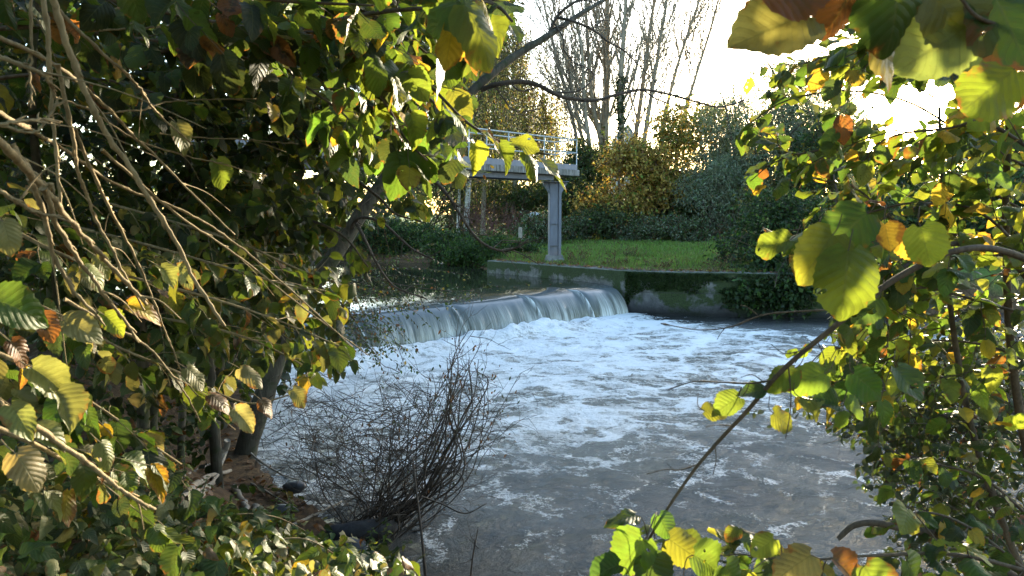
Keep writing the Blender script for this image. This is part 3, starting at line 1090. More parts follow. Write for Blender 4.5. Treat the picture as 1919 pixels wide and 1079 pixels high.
PAL = {
    'g': ((0.035, 0.075, 0.012), (0.055, 0.105, 0.018), (0.028, 0.06, 0.014)),
    'yg': ((0.11, 0.155, 0.020), (0.15, 0.18, 0.024), (0.085, 0.14, 0.02)),
    'y': ((0.30, 0.23, 0.025), (0.36, 0.25, 0.03), (0.24, 0.20, 0.025)),
    'b': ((0.075, 0.034, 0.014), (0.11, 0.055, 0.02), (0.055, 0.028, 0.014)),
    'd': ((0.022, 0.044, 0.013), (0.032, 0.058, 0.018), (0.025, 0.042, 0.018)),
    'gg': ((0.145, 0.18, 0.115), (0.18, 0.21, 0.14), (0.115, 0.15, 0.10)),
    'm': ((0.045, 0.066, 0.026), (0.06, 0.08, 0.035), (0.04, 0.055, 0.024)),
    'gold': ((0.34, 0.235, 0.05), (0.26, 0.18, 0.045), (0.36, 0.28, 0.075)),
    'olive': ((0.05, 0.062, 0.018), (0.07, 0.08, 0.028), (0.04, 0.052, 0.016)),
    'p': ((0.16, 0.17, 0.06), (0.20, 0.19, 0.08), (0.13, 0.15, 0.05)),
}


def colours(n, mix, rng):
    """mix: dict palette letter -> weight; returns colours and age"""
    ks = list(mix)
    w = np.array([mix[k] for k in ks], float)
    w /= w.sum()
    pick = rng.choice(len(ks), n, p=w)
    c = np.zeros((n, 3))
    age = np.zeros(n)
    for i, k in enumerate(ks):
        m = pick == i
        p = np.array(PAL[k])
        a = rng.integers(0, 3, m.sum())
        c[m] = p[a]
        base = {'g': .03, 'yg': .12, 'y': .35, 'b': .8, 'd': 0.0, 'p': .2, 'olive': .1, 'gg': .1, 'gold': .3, 'm': .1}[k]
        age[m] = np.clip(rng.normal(base, .18, m.sum()), 0, 1)
    c *= rng.uniform(0.75, 1.25, (n, 1))
    c *= 1 + rng.normal(0, 0.06, (n, 3))
    return np.clip(c, 0.004, 0.6), age


class Foliage:
    """collects leaves; picks blade detail by distance from the path where one stands"""

    def __init__(s, shape='hazel', seed=1, mix=None, keepout=(), only=None, fold=0.25, curl=0.3):
        s.rng = np.random.default_rng(seed)
        s.rows = []
        s.shape, s.mix, s.keepout, s.only = shape, mix or {'g': 1}, keepout, only
        s.fold, s.curl = fold, curl
        s.tint = 1.0
        s.tw = MB()

    def leaf(s, p, tip, nor, L, W):
        s.rows.append((*p, *tip, *nor, L, W))

    def twig(s, p, d, length, leafL, r=0.0022, droop=0.35, spacing=0.055, side_bias=0.75, down=0.45, n=6, aspect=0.86, jit=0.35, up=(0, 0, 1.0), first=0.12):
        g = s.rng
        d = nrm(d)
        st = length / (n - 1)
        pts = [np.asarray(p, float)]
        dd = d.copy()
        for k in range(n - 1):
            dd = nrm(dd + np.array([0, 0, -droop / n]) + g.normal(0, 0.09, 3))
            pts.append(pts[-1] + dd * st)
        pts = np.array(pts)
        px, py, pz = proj(pts)
        if s.keepout:
            bad = np.zeros(len(px), bool)
            for ko in s.keepout:
                bad |= inpoly(px, py, ko) & (pz > 0)
            if bad[len(px) // 2] or bad[-1] and bad[-2]:
                return
        if min(pz) < 0.45:
            return
        tube(s.tw, pts, np.linspace(r, r * 0.45, n), 4)
        tot = length
        k = 0
        x = first * length
        while x < tot:
            f = x / st
            i = min(int(f), n - 2)
            q = pts[i] + (pts[i + 1] - pts[i]) * (f - i)
            td = nrm(pts[i + 1] - pts[i])
            sd = nrm(np.cross(td, np.array(up))) * (1 if k % 2 else -1)
            tip = nrm(td * 0.55 + sd * side_bias + np.array([0, 0, -down]) + g.normal(0, jit, 3))
            nor = nrm(np.array(up) + g.normal(0, jit, 3))
            L = leafL * g.uniform(0.65, 1.2)
            q2 = q + tip * 0.012
            s.leaf(q2, tip, nor, L, L * aspect * g.uniform(0.72, 1.12))
            x += spacing * g.uniform(0.7, 1.35)
            k += 1
        tip = nrm(nrm(pts[-1] - pts[-2]) + np.array([0, 0, -down]) + g.normal(0, jit, 3))
        s.leaf(pts[-1], tip, nrm(np.array(up) + g.normal(0, jit, 3)), leafL * g.uniform(0.6, 1.0), leafL * aspect * 0.8)

    def bough(s, spine, r0, r1, twig_len, leafL, every=0.11, wood=None, sides=7, **kw):
        g = s.rng
        spine = np.asarray(spine, float)
        n = max(12, len(spine) * 5)
        c = catmull(spine, n)
        tube(wood if wood is not None else s.tw, c, np.linspace(r0, r1, n), sides, rough=0.05, rng=g)
        L = np.concatenate([[0], np.cumsum(np.linalg.norm(np.diff(c, axis=0), axis=1))])
        x = every
        k = 0
        while x < L[-1]:
            i = min(np.searchsorted(L, x) - 1, n - 2)
            f = (x - L[i]) / max(L[i + 1] - L[i], 1e-6)
            p = c[i] + (c[i + 1] - c[i]) * f
            td = nrm(c[i + 1] - c[i])
            sd = nrm(np.cross(td, [0, 0, 1.0])) * (1 if k % 2 else -1)
            d = td * g.uniform(0.3, 0.9) + sd * g.uniform(0.4, 1.0) + np.array([0, 0, g.normal(0.0, 0.35)])
            s.twig(p, d, twig_len * g.uniform(0.5, 1.25) * (1 - 0.4 * x / L[-1]), leafL, **kw)
            x += every * g.uniform(0.6, 1.4)
            k += 1
        return c

    def build(s, name, mat, parent, woodname=None, woodmat=None, lods=((0, 2.6), (1, 5.5), (2, 14), (3, 1e9))):
        mb = MB()
        if s.rows:
            R = np.array(s.rows)
            ctr = R[:, :3] + R[:, 3:6] * R[:, 9:10] * 0.5
            px, py, pz = proj(ctr)
            keep = pz > 0.4
            for ko in s.keepout:
                keep &= ~inpoly(px, py, ko)
            if s.only is not None:
                keep &= inpoly(px, py, s.only)
            R = R[keep]
            d = np.linalg.norm(ctr[keep] - EYE, axis=1)
            c, age = colours(len(R), s.mix, s.rng)
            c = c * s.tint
            lo = 0
            for lod, hi in lods:
                m = (d >= lo) & (d < hi)
                lo = hi
                put_leaves(mb, R[m, :3], R[m, 3:6], R[m, 6:9], R[m, 9], R[m, 10], c[m], s.shape, lod, s.rng, s.fold, s.curl, age[m])
        o = mb.build(name, mat, parent)
        if woodname and s.tw.n:
            s.tw.build(woodname, woodmat, parent)
        return o


# the open view down to the river that the near foliage frames
OPEN_L = [(1010, -60), (972, 40), (962, 75), (895, 105), (872, 150), (880, 205), (872, 262), (862, 300), (835, 345), (800, 330), (765, 350), (830, 420), (740, 400), (690, 440), (690, 520), (655, 560), (650, 640), (692, 690), (600, 715), (520, 740), (470, 830), (640, 1000), (760, 1100), (1400, 1200), (1400, -60)]
OPEN_R = [(900, -200), (1362, -60), (1366, 110), (1400, 150), (1370, 245), (1400, 300), (1400, 370), (1500, 405), (1398, 440), (1430, 470), (1525, 520), (1560, 620), (1480, 640), (1440, 700), (1320, 765), (1430, 800), (1520, 790), (1610, 850), (1590, 930), (1690, 960), (1560, 965), (1480, 985), (1340, 985), (1250, 940), (1100, 955), (1050, 1079), (900, 1300)]


STICKS = [(335, 810), (430, 790), (560, 830), (610, 960), (520, 965), (400, 945), (330, 940)]
SUN_GAP = [(1590, 175), (1640, 215), (1700, 225), (1770, 215), (1800, 175), (1740, 150), (1690, 165), (1640, 160)]
TRUNK_GAP = [(570, 570), (590, 500), (640, 420), (700, 335), (745, 275), (770, 290), (725, 350), (690, 415), (655, 480), (625, 545)]
TRUNK_FOOT = [(425, 900), (470, 740), (500, 670), (545, 670), (530, 760), (500, 900)]


def pxline(lst, d0=None, d1=None):
    n = len(lst)
    out = []
    for i, q in enumerate(lst):
        d = q[2] if len(q) > 2 else d0 + (d1 - d0) * i / max(n - 1, 1)
        out.append(P(q[0], q[1], d))
    return np.array(out)


# ------------------------------------------------------------------ background trees and shrubs
def limb(mb, p, d, L, r, rng, depth, sides=5, up=0.12, wig=0.12, nkids=4, spread=0.55, shrink=0.55, minr=0.006, tips=None):
    n = 7
    pts = [np.asarray(p, float)]
    dd = nrm(d)
    for k in range(n - 1):
        dd = nrm(dd + rng.normal(0, wig, 3) + np.array([0, 0, up]))
        pts.append(pts[-1] + dd * L / (n - 1))
    pts = np.array(pts)
    tube(mb, pts, np.linspace(r, max(r * 0.3, minr * 0.6), n), sides)
    if tips is not None:
        tips.append((pts, depth))
    if depth <= 0:
        return
    for k in range(nkids):
        i = rng.integers(1, n - 1)
        a = rng.normal(0, 1, 3)
        td = nrm(pts[i + 1] - pts[i])
        a = nrm(a - td * (a @ td))
        limb(mb, pts[i], td * (1 - spread * 0.5) + a * spread, L * shrink * rng.uniform(0.6, 1.2), max(r * 0.5 * (1 - 0.5 * i / n), minr), rng, depth - 1, max(3, sides - 1), up, wig, nkids, spread, shrink, minr, tips)


def make_poplars():
    rows = [
        ([(1108, 440), (1088, 300), (1066, 190), (1042, 100), (1018, 0), (990, -160)], 0.13, 45, 'thin bare poplar leaning left beside the railing end, leftmost of the bare stems'),
        ([(1112, 440), (1098, 300), (1078, 200), (1058, 95), (1035, 0), (1010, -170)], 0.14, 47, 'thin bare poplar leaning left, second bare stem from the bridge'),
        ([(1120, 440), (1108, 300), (1095, 190), (1090, 90), (1068, -10), (1050, -180)], 0.15, 44, 'slim bare poplar with speckled bark, third stem from the bridge'),
        ([(1130, 440), (1128, 280), (1112, 205), (1104, 120), (1097, 0), (1090, -200)], 0.19, 46, 'forked bare poplar stem curving off the thickest trunk'),
        ([(1133, 440), (1133, 290), (1136, 180), (1137, 70), (1138, 0), (1140, -240)], 0.30, 46.5, 'thickest bare poplar trunk, bolt upright above golden bushes'),
        ([(1163, 440), (1164, 270), (1164, 160), (1169, 60), (1174, -20), (1180, -200)], 0.21, 44, 'bare poplar trunk with dark ivy wrapped around its lower part'),
        ([(1180, 440), (1190, 270), (1202, 180), (1216, 70), (1226, 0), (1250, -180)], 0.18, 47, 'bare poplar leaning slightly right, next after the ivy wrapped one'),
        ([(1196, 440), (1206, 280), (1224, 160), (1238, 70), (1250, 0), (1280, -160)], 0.16, 45, 'bare poplar leaning right above the golden bushes, second after the ivy wrapped one'),
        ([(1225, 440), (1240, 260), (1262, 150), (1290, 60), (1318, -20), (1360, -150)], 0.14, 48, 'wispy bare sapling slanting right behind the golden bushes'),
        ([(1255, 440), (1275, 250), (1302, 150), (1330, 60), (1352, -20), (1390, -130)], 0.13, 49, 'thinnest bare sapling slanting right, nearest the grey willow'),
    ]
    for k, (pl, r, d, lab) in enumerate(rows):
        rng = np.random.default_rng(100 + k)
        t = thing('bare_poplar', lab, 'tree', 'bare poplars beyond the meadow')
        pts = pxline(pl, d, d)
        pts[0][2] = float(ground_z(pts[0][0], pts[0][1])) - 0.1
        c = catmull(pts, 26)
        mb = MB()
        tube(mb, c, np.interp(np.linspace(0, 1, 26), [0, .08, 1], [r * 1.35, r, r * 0.28]), 8, rough=0.04, rng=rng)
        mb.build('trunk', M['grey_bark'], t)
        mb = MB()
        for j in range(26 if r > 0.1 else 15):
            i = rng.integers(6, 25)
            td = nrm(c[min(i + 1, 25)] - c[i])
            a = rng.normal(0, 1, 3)
            a = nrm(a - td * (a @ td))
            f = 1 - (i - 6) / 24
            limb(mb, c[i], td * 0.9 + a * 0.5, (4.6 * f + 1.2) * rng.uniform(0.6, 1.1), r * 0.34 * (0.5 + 0.5 * f), rng, 2, 4, 0.14, 0.09, 5, 0.45, 0.5, 0.013)
        mb.build('branches', M['grey_bark'], t)
        f = Foliage('oval', 300 + k, {'y': 2, 'p': 3, 'yg': 2})
        for j in range(110):
            i = rng.integers(6, 25)
            p = c[i] + rng.normal(0, 1, 3) * np.array([0.35, 0.35, 0.4])
            f.leaf(p, rng.normal(0, 1, 3) + np.array([0, 0, -0.6]), rng.normal(0, 1, 3), 0.09, 0.07)
        f.build('leaves', M['leaf_far'], t)
        if 'ivy wrapped around' in lab:
            f = Foliage('ivy', 400, {'d': 1})
            for j in range(1500):
                i = rng.uniform(3, 11)
                q = c[int(i)] + (c[int(i) + 1] - c[int(i)]) * (i % 1)
                a = nrm(rng.normal(0, 1, 3))
                f.leaf(q + a * np.array([1, 1, .3]) * rng.uniform(0.2, 0.5), a + np.array([0, 0, -.5]), a, 0.13, 0.12)
            f.build('ivy', M['leaf_far'], t)


def bush(name, label, cat, x, y, rx, ry, h, n, leafL, mix, seed, group=None, shape='oval', aspect=0.6, lumps=14, stems=9, z0=None, layered=0.0, twigs=0, flat=0.0, droop=0.5, hollow=0.35, mat='leaf_far', bark='twig', bare=0, keepout=(), top=1.0):
    """shrub: several stems and leaf sprays gathered round random lumps with gaps between"""
    rng = np.random.default_rng(seed)
    t = thing(name, label, cat, group)
    if z0 is None:
        z0 = float(ground_z(x, y)) - 0.05
    base = np.array([x, y, z0])
    # lumps
    cs, rs = [], []
    for k in range(lumps):
        a = rng.uniform(0, 6.283)
        q = math.sqrt(rng.uniform(0.02, 1))
        zz = rng.uniform(0.12, 0.88) ** 0.8
        wd = math.sqrt(max(0.05, 1 - (abs(zz - 0.42) / 0.62) ** 2))
        cs.append(base + np.array([rx * q * wd * math.cos(a), ry * q * wd * math.sin(a), h * zz]))
        rs.append(np.array([rx, ry, h * 0.5]) * rng.uniform(0.22, 0.42))
    cs, rs = np.array(cs), np.array(rs)
    f = Foliage(shape, seed + 1, mix, keepout)
    # sprays: short rows of leaves along little twigs
    ns = max(1, int(n * 2.1) // 9)
    leafL = leafL * 1.18
    for k in range(ns):
        i = rng.integers(0, lumps)
        u = nrm(rng.normal(0, 1, 3))
        rr = rng.uniform(hollow, 1.0) ** 0.6
        p = cs[i] + u * rs[i] * rr
        if p[2] < z0 + 0.02:
            continue
        d = nrm(u * np.array([1, 1, 1 - layered]) + rng.normal(0, 0.5, 3) + np.array([0, 0, 0.25 - droop * 0.4]))
        L = leafL * rng.uniform(3, 7)
        for j in range(9):
            q = p + d * L * (j / 9) + np.array([0, 0, -droop * L * (j / 9) ** 2 * 0.5]) + rng.normal(0, leafL * 0.35, 3)
            tip = d * 0.5 + rng.normal(0, 0.8, 3) + np.array([0, 0, -0.3])
            nor = np.array([0, 0, 1.0]) + rng.normal(0, 0.8 - 0.5 * layered, 3)
            l = leafL * rng.uniform(0.6, 1.25)
            f.leaf(q, tip, nor, l, l * aspect)
        if k % 4 == 0:
            tube(f.tw, np.array([p - d * 0.2 * L, p + d * 0.4 * L, p + d * L + np.array([0, 0, -droop * L * 0.4])]), [leafL * 0.06, leafL * 0.045, leafL * 0.03], 3)
    wood = MB()
    for k in range(stems):
        i = rng.integers(0, lumps)
        b = base + np.array([rng.normal(0, rx * 0.18), rng.normal(0, ry * 0.18), 0])
        mid = (b + cs[i]) / 2 + rng.normal(0, 0.08 * h, 3)
        tube(wood, catmull([b, mid, cs[i], cs[i] + (cs[i] - mid) * 0.5 + rng.normal(0, 0.08 * h, 3)], 10), np.linspace(0.012 * h, 0.003 * h, 10), 5)
    for k in range(bare):
        a = rng.uniform(0, 6.283)
        b = base + np.array([rng.normal(0, rx * 0.5), rng.normal(0, ry * 0.5), h * rng.uniform(0.0, 0.5)])
        limb(wood, b, np.array([math.cos(a) * 0.5, math.sin(a) * 0.5, 0.9]), h * rng.uniform(0.3, 0.75), 0.004 * h + 0.004, rng, 1, 4, 0.0, 0.16, 4, 0.7, 0.5, 0.004)
    wood.build('stems', M[bark], t)
    f.build('foliage', M[mat], t, 'twigs', M[bark])
    return t


def X(px, d):
    return (px - 959.5) / FPX * d


def make_background():
    # golden hornbeams beyond the meadow
    bush('golden_hornbeam', 'wide golden brown bush with layered sprays below the thickest bare trunk', 'bush', X(1195, 38.5), 38.5, 2.7, 1.9, 5.3, 13000, 0.125, {'gold': 5.0, 'b': 1.0, 'yg': 1.0}, 11, 'golden hornbeams', layered=0.75, droop=0.15, lumps=22, aspect=0.65)
    bush('golden_hornbeam', 'taller yellow and green bush between the bare poplars and the grey willow', 'bush', X(1300, 42), 42, 3.1, 2.4, 7.2, 20000, 0.12, {'gold': 3.5, 'yg': 2, 'g': 1.0, 'gg': 1}, 12, 'golden hornbeams', layered=0.5, droop=0.2, lumps=22, aspect=0.65)
    # grey willow
    bush('grey_willow', 'large grey green willow bush with slender leaves to the right of the golden bushes', 'bush', X(1418, 37), 37, 3.0, 2.6, 7.4, 16000, 0.125, {'gg': 5, 'g': .7, 'd': .3}, 13, None, 'lance', 0.32, lumps=30, droop=0.3, bare=12)
    bush('grey_willow', 'lower grey green willow bush bulging over the grass in front of the large one', 'bush', X(1360, 36), 36, 2.1, 1.6, 4.0, 8000, 0.11, {'gg': 5, 'g': .7, 'd': .3}, 14, None, 'lance', 0.34, lumps=20, droop=0.3)
    bush('grey_willow', 'tallest grey green willow, its crown rising beside the sunlit hazel leaves', 'tree', X(1508, 38), 38, 2.7, 2.4, 9.6, 17000, 0.13, {'gg': 5, 'g': .8, 'd': .4}, 15, None, 'lance', 0.34, lumps=34, droop=0.3, bare=10)
    # dark row under the poplars
    for k, (px, d, rx, h, lab) in enumerate([
        (1085, 42, 1.7, 4.3, 'dark evergreen bush right behind the bridge end post'),
        (1140, 38, 1.9, 1.7, 'dark bush below the golden hornbeam, first right of the pillar'),
        (1245, 40.5, 2.0, 3.1, 'dark bush below the golden hornbeam, second right of the pillar'),
        (1310, 38.5, 1.6, 2.2, 'small dark bush at the foot of the grey willow'),
        (1098, 44, 1.3, 5.6, 'ivy dark bush around the feet of the leftmost bare poplars'),
        (1122, 45.5, 1.1, 6.0, 'ivy dark bush around the foot of the thickest bare trunk'),
        (1010, 44, 2.6, 3.7, 'dark evergreen bush seen under the bridge deck left of the pillar'),
        (905, 46, 2.6, 4.0, 'yellow flecked dark bush under the middle of the bridge deck'),
        (800, 44, 3.0, 4.4, 'dark bush beyond the river behind the birch trunks'),
    ]):
        bush('dark_bush', lab, 'bush', X(px, d), d, rx, 1.5, h, 5200, 0.12, {'m': 3, 'g': 1.3, 'olive': 1, 'y': .35 if k in (7,) else .08}, 20 + k, 'dark bushes along the meadow edge', 'oval', 0.6, lumps=16)
    # bramble thickets at the back of the grass
    for k, (px, d, rx, h, lab) in enumerate([
        (1090, 37.5, 1.8, 1.25, 'grey green bramble mound directly right of the pillar'),
        (1165, 37, 1.9, 1.25, 'bramble mound in the middle of the far grass edge'),
        (1240, 36, 1.9, 1.2, 'bramble mound with bare purple stems at the far grass edge'),
        (1315, 34.5, 1.7, 1.15, 'bramble mound right in front of the lower grey willow'),
        (1005, 34.4, 1.3, 1.45, 'bramble mound just left of the pillar behind the fence post'),
    ]):
        bush('bramble_mound', lab, 'bramble', X(px, d), d, rx, 1.0, h, 3000, 0.085, {'m': 2.0, 'g': 1.0, 'b': .7, 'gg': 1.5}, 40 + k, 'brambles at the back of the meadow', 'oval', 0.65, lumps=14, bare=22, bark='deadtwig')
    # red brown scrub
    bush('red_scrub', 'reddish brown leafless scrub under the bridge beside the birch trunks', 'bush', X(925, 38), 38, 2.0, 1.2, 2.3, 900, 0.06, {'b': 3}, 50, None, 'oval', 0.5, bare=90, bark='redtwig', lumps=10)
    bush('red_scrub', 'smaller reddish brown scrub between the fence post and pillar', 'bush', X(985, 39), 39, 1.2, 1.0, 1.7, 500, 0.06, {'b': 3}, 51, None, 'oval', 0.5, bare=50, bark='redtwig', lumps=8)
    # nettles on the far bank, left of the wall
    for k, (px, d, rx, h, mix, lab) in enumerate([
        (905, 28.0, 1.35, 1.0, {'g': 3, 'd': 1}, 'fresh green nettle bank just left of the wall end'),
        (962, 27.5, 0.95, 0.8, {'g': 3, 'd': 1}, 'low green nettle clump behind the wall end'),
        (845, 29.6, 1.25, 1.2, {'g': 2, 'd': 2}, 'dark green bank plants hanging over upstream water'),
        (790, 31.2, 1.4, 1.7, {'d': 2, 'g': 1.5, 'y': .12}, 'leafy bush with yellow flecks on the upstream bank'),
        (715, 31.5, 1.5, 1.6, {'d': 2, 'g': 1, 'p': .5}, 'grey green reedy bush at the upstream bank behind the leaning trunk'),
        (655, 31.5, 1.3, 1.5, {'d': 2, 'b': 1}, 'dark brown bank bush partly hidden by hazel leaves'),
    ]):
        bush('bank_nettles' if k < 3 else 'bank_bush', lab, 'bank plant', X(px, d), d, rx, 0.9, h, 3600, 0.085, mix, 60 + k, None, 'nettle', 0.55, lumps=14, droop=0.7, stems=14, z0=0.85)
    # hidden reeds hanging (pale stems) near upstream bank
    # ivy smothered end of the wall
    bush('ivy_thicket', 'dark ivy thicket hanging over the right end of the mossy wall', 'ivy', 7.35, 20.1, 1.35, 0.75, 1.55, 6500, 0.085, {'d': 3, 'g': 1.2}, 70, None, 'ivy', 0.9, lumps=20, droop=0.8, bare=16, z0=0.15)
    bush('ivy_thicket', 'second dark ivy thicket on the bank beyond the wall, half behind right hand leaves', 'ivy', 9.9, 20.6, 1.5, 0.9, 1.9, 5500, 0.085, {'d': 3, 'g': 1}, 71, None, 'ivy', 0.9, lumps=18, droop=0.8, bare=16, z0=0.1)
    bush('bank_bush', 'dark bush between the grass and wall end ivy', 'bush', 8.0, 22.4, 1.5, 1.1, 2.3, 5000, 0.09, {'d': 2.4, 'g': 1.4, 'p': .2}, 72, None, 'oval', 0.6, lumps=18, bare=10)
    # trees behind the right hand leaves
    for k, (px, d, rx, h, lab) in enumerate([
        (1548, 34, 1.7, 5.6, 'broad dull green tree behind the right hand hazel leaves, beside the willow'),
        (1680, 37, 2.6, 3.7, 'broad dull green tree below the low sun'),
        (1800, 33, 2.3, 5.3, 'broad dull green tree to the right of the sun'),
        (1960, 31, 3.2, 6.5, 'broad dull green tree at the right picture edge'),
        (1900, 24, 2.6, 3.0, 'low dark bush on the far shore at the right edge'),
        (1740, 25, 2.4, 2.4, 'low dark bush on the far shore under the sun'),
    ]):
        bush('bank_tree' if k < 4 else 'shore_bush', lab, 'tree' if k < 4 else 'bush', X(px, d), d, rx, 2.0, h, 6500, 0.13, {'d': 2, 'g': 1.6, 'olive': 1.5, 'y': .25}, 80 + k, None, 'oval', 0.6, lumps=18)
    # low scrub / weeds on the grass
    # far woodland that closes the view
    rng = np.random.default_rng(9)
    f = Foliage('oval', 91, {'d': 2, 'olive': 2, 'g': 1, 'y': .3})
    xs = []
    for k in range(46):
        a = rng.uniform(-1.0, 0.9)
        d = rng.uniform(62, 90)
        cx, cy = math.sin(a) * d * 1.15, math.cos(a) * d + 6
        H = rng.uniform(4.5, 8.5) * (1.0 if a < 0.15 else 0.9)
        cl = [np.array([cx, cy, 1.5 + H * 0.45]) + nrm(rng.normal(0, 1, 3)) * np.array([3.2, 2.0, H * 0.45]) * rng.uniform(.2, 1) for _ in range(14)]
        for j in range(1700):
            u = nrm(rng.normal(0, 1, 3))
            p = cl[j % 14] + u * np.array([1.5, 1.2, 1.3]) * rng.uniform(0.2, 1) ** 0.5
            f.leaf(p, rng.normal(0, 1, 3), rng.normal(0, 1, 3), 0.40, 0.28)
    o = f.build('woodland', M['leaf_far'], None)
    tag(o, kind='stuff')


def weeping(label, px, d, H, rx, seed, n_str, mix, trunk_r=0.13, lean=0.0, lo=0.18, leafL=0.115, white=True, top_only=0.3):
    rng = np.random.default_rng(seed)
    t = thing('weeping_birch', label, 'tree', 'weeping birches beyond the bridge')
    x = X(px, d)
    z0 = float(ground_z(x, d)) - 0.1
    base = np.array([x, d, z0])
    top = base + np.array([lean, 0, H])
    c = catmull([base, base + np.array([lean * .2 + .1, 0, H * .33]), base + np.array([lean * .6, 0.1, H * .66]), top], 20)
    mb = MB()
    tube(mb, c, np.linspace(trunk_r, trunk_r * 0.25, 20), 8, rough=0.04, rng=rng)
    mb.build('trunk', M['birch'] if white else M['grey_bark'], t)
    wood = MB()
    f = Foliage('oval', seed + 1, mix)
    for k in range(max(10, n_str * 2 // 9)):
        i = rng.integers(7, 20)
        a = rng.uniform(0, 6.283)
        L = rx * rng.uniform(0.35, 1.05) * (1.1 - 0.55 * (i / 20))
        e = c[i] + np.array([math.cos(a) * L, math.sin(a) * L * 0.7, L * 0.55])
        br = catmull([c[i], (c[i] + e) / 2 + np.array([0, 0, L * .22]), e, e + np.array([math.cos(a), math.sin(a) * .7, -.4]) * L * 0.3], 10)
        tube(wood, br, np.linspace(0.035, 0.01, 10), 4)
        for s in range(9):
            j = rng.integers(3, 10)
            p = br[j] + rng.normal(0, 0.12, 3)
            Ls = H * rng.uniform(0.12, 0.34)
            Ls = min(Ls, (p[2] - z0) - H * lo * rng.uniform(0.5, 1.3))
            if Ls < 0.5:
                continue
            sway = rng.normal(0, 0.05, 2)
            nn_ = 6
            pts = np.array([p + np.array([sway[0] * q * Ls, sway[1] * q * Ls, -Ls * q]) + rng.normal(0, .03, 3) for q in np.linspace(0, 1, nn_)])
            tube(wood, pts, np.linspace(0.008, 0.005, nn_), 3)
            for q in np.arange(0.05, Ls, leafL * 1.0):
                w = pts[0] + (pts[-1] - pts[0]) * (q / Ls) + rng.normal(0, leafL * 0.6, 3)
                f.leaf(w, rng.normal(0, .5, 3) + np.array([0, 0, -1.0]), rng.normal(0, 1, 3), leafL * rng.uniform(.7, 1.3), leafL * .6)
    wood.build('branches', M['twig'], t)
    f.build('foliage', M['leaf_far'], t)


M['redtwig'] = bark_material('red_twig', (0.10, 0.045, 0.04), (0.17, 0.085, 0.07), 40, 0.5, bump=0.2)
make_poplars()
make_background()
PALE = {'p': 3, 'olive': 2, 'y': .7, 'yg': .8}
weeping('weeping birch with a speckled white trunk seen under the bridge deck', 872, 39, 14.0, 2.6, 501, 230, PALE, 0.16, 0.9)
weeping('slimmer white birch trunk close to the left of the speckled one', 858, 41, 13.0, 2.4, 502, 180, PALE, 0.10, 0.2)
weeping('weeping birch with pale foliage hanging above the bridge railing', 962, 46, 13.0, 3.0, 503, 260, PALE, 0.15, 0.0, white=False)
weeping('low weeping tree with tan and pale green foliage right behind the railing end', 1015, 50, 9.5, 3.2, 505, 300, {'p': 3, 'gold': 1.2, 'olive': 1.5}, 0.14, 0.0, leafL=.14, white=False)
weeping('broad weeping tree with warm pale foliage behind the middle of the bridge', 925, 52, 12.5, 3.8, 506, 360, {'p': 3, 'gold': .8, 'olive': 2}, 0.16, 0.0, leafL=.14, white=False)
weeping('weeping birch with long pale curtains high above the middle of the bridge', 905, 43, 15.5, 2.8, 507, 330, {'p': 2.5, 'olive': 2.5, 'gg': 1}, 0.15, 0.0, lo=.42, white=False)
weeping('weeping willow like tree trailing pale strands down the upstream bank', 742, 36, 9.0, 3.0, 504, 250, {'p': 2, 'olive': 2, 'g': 1}, 0.13, 0.3, 0.05, white=False)


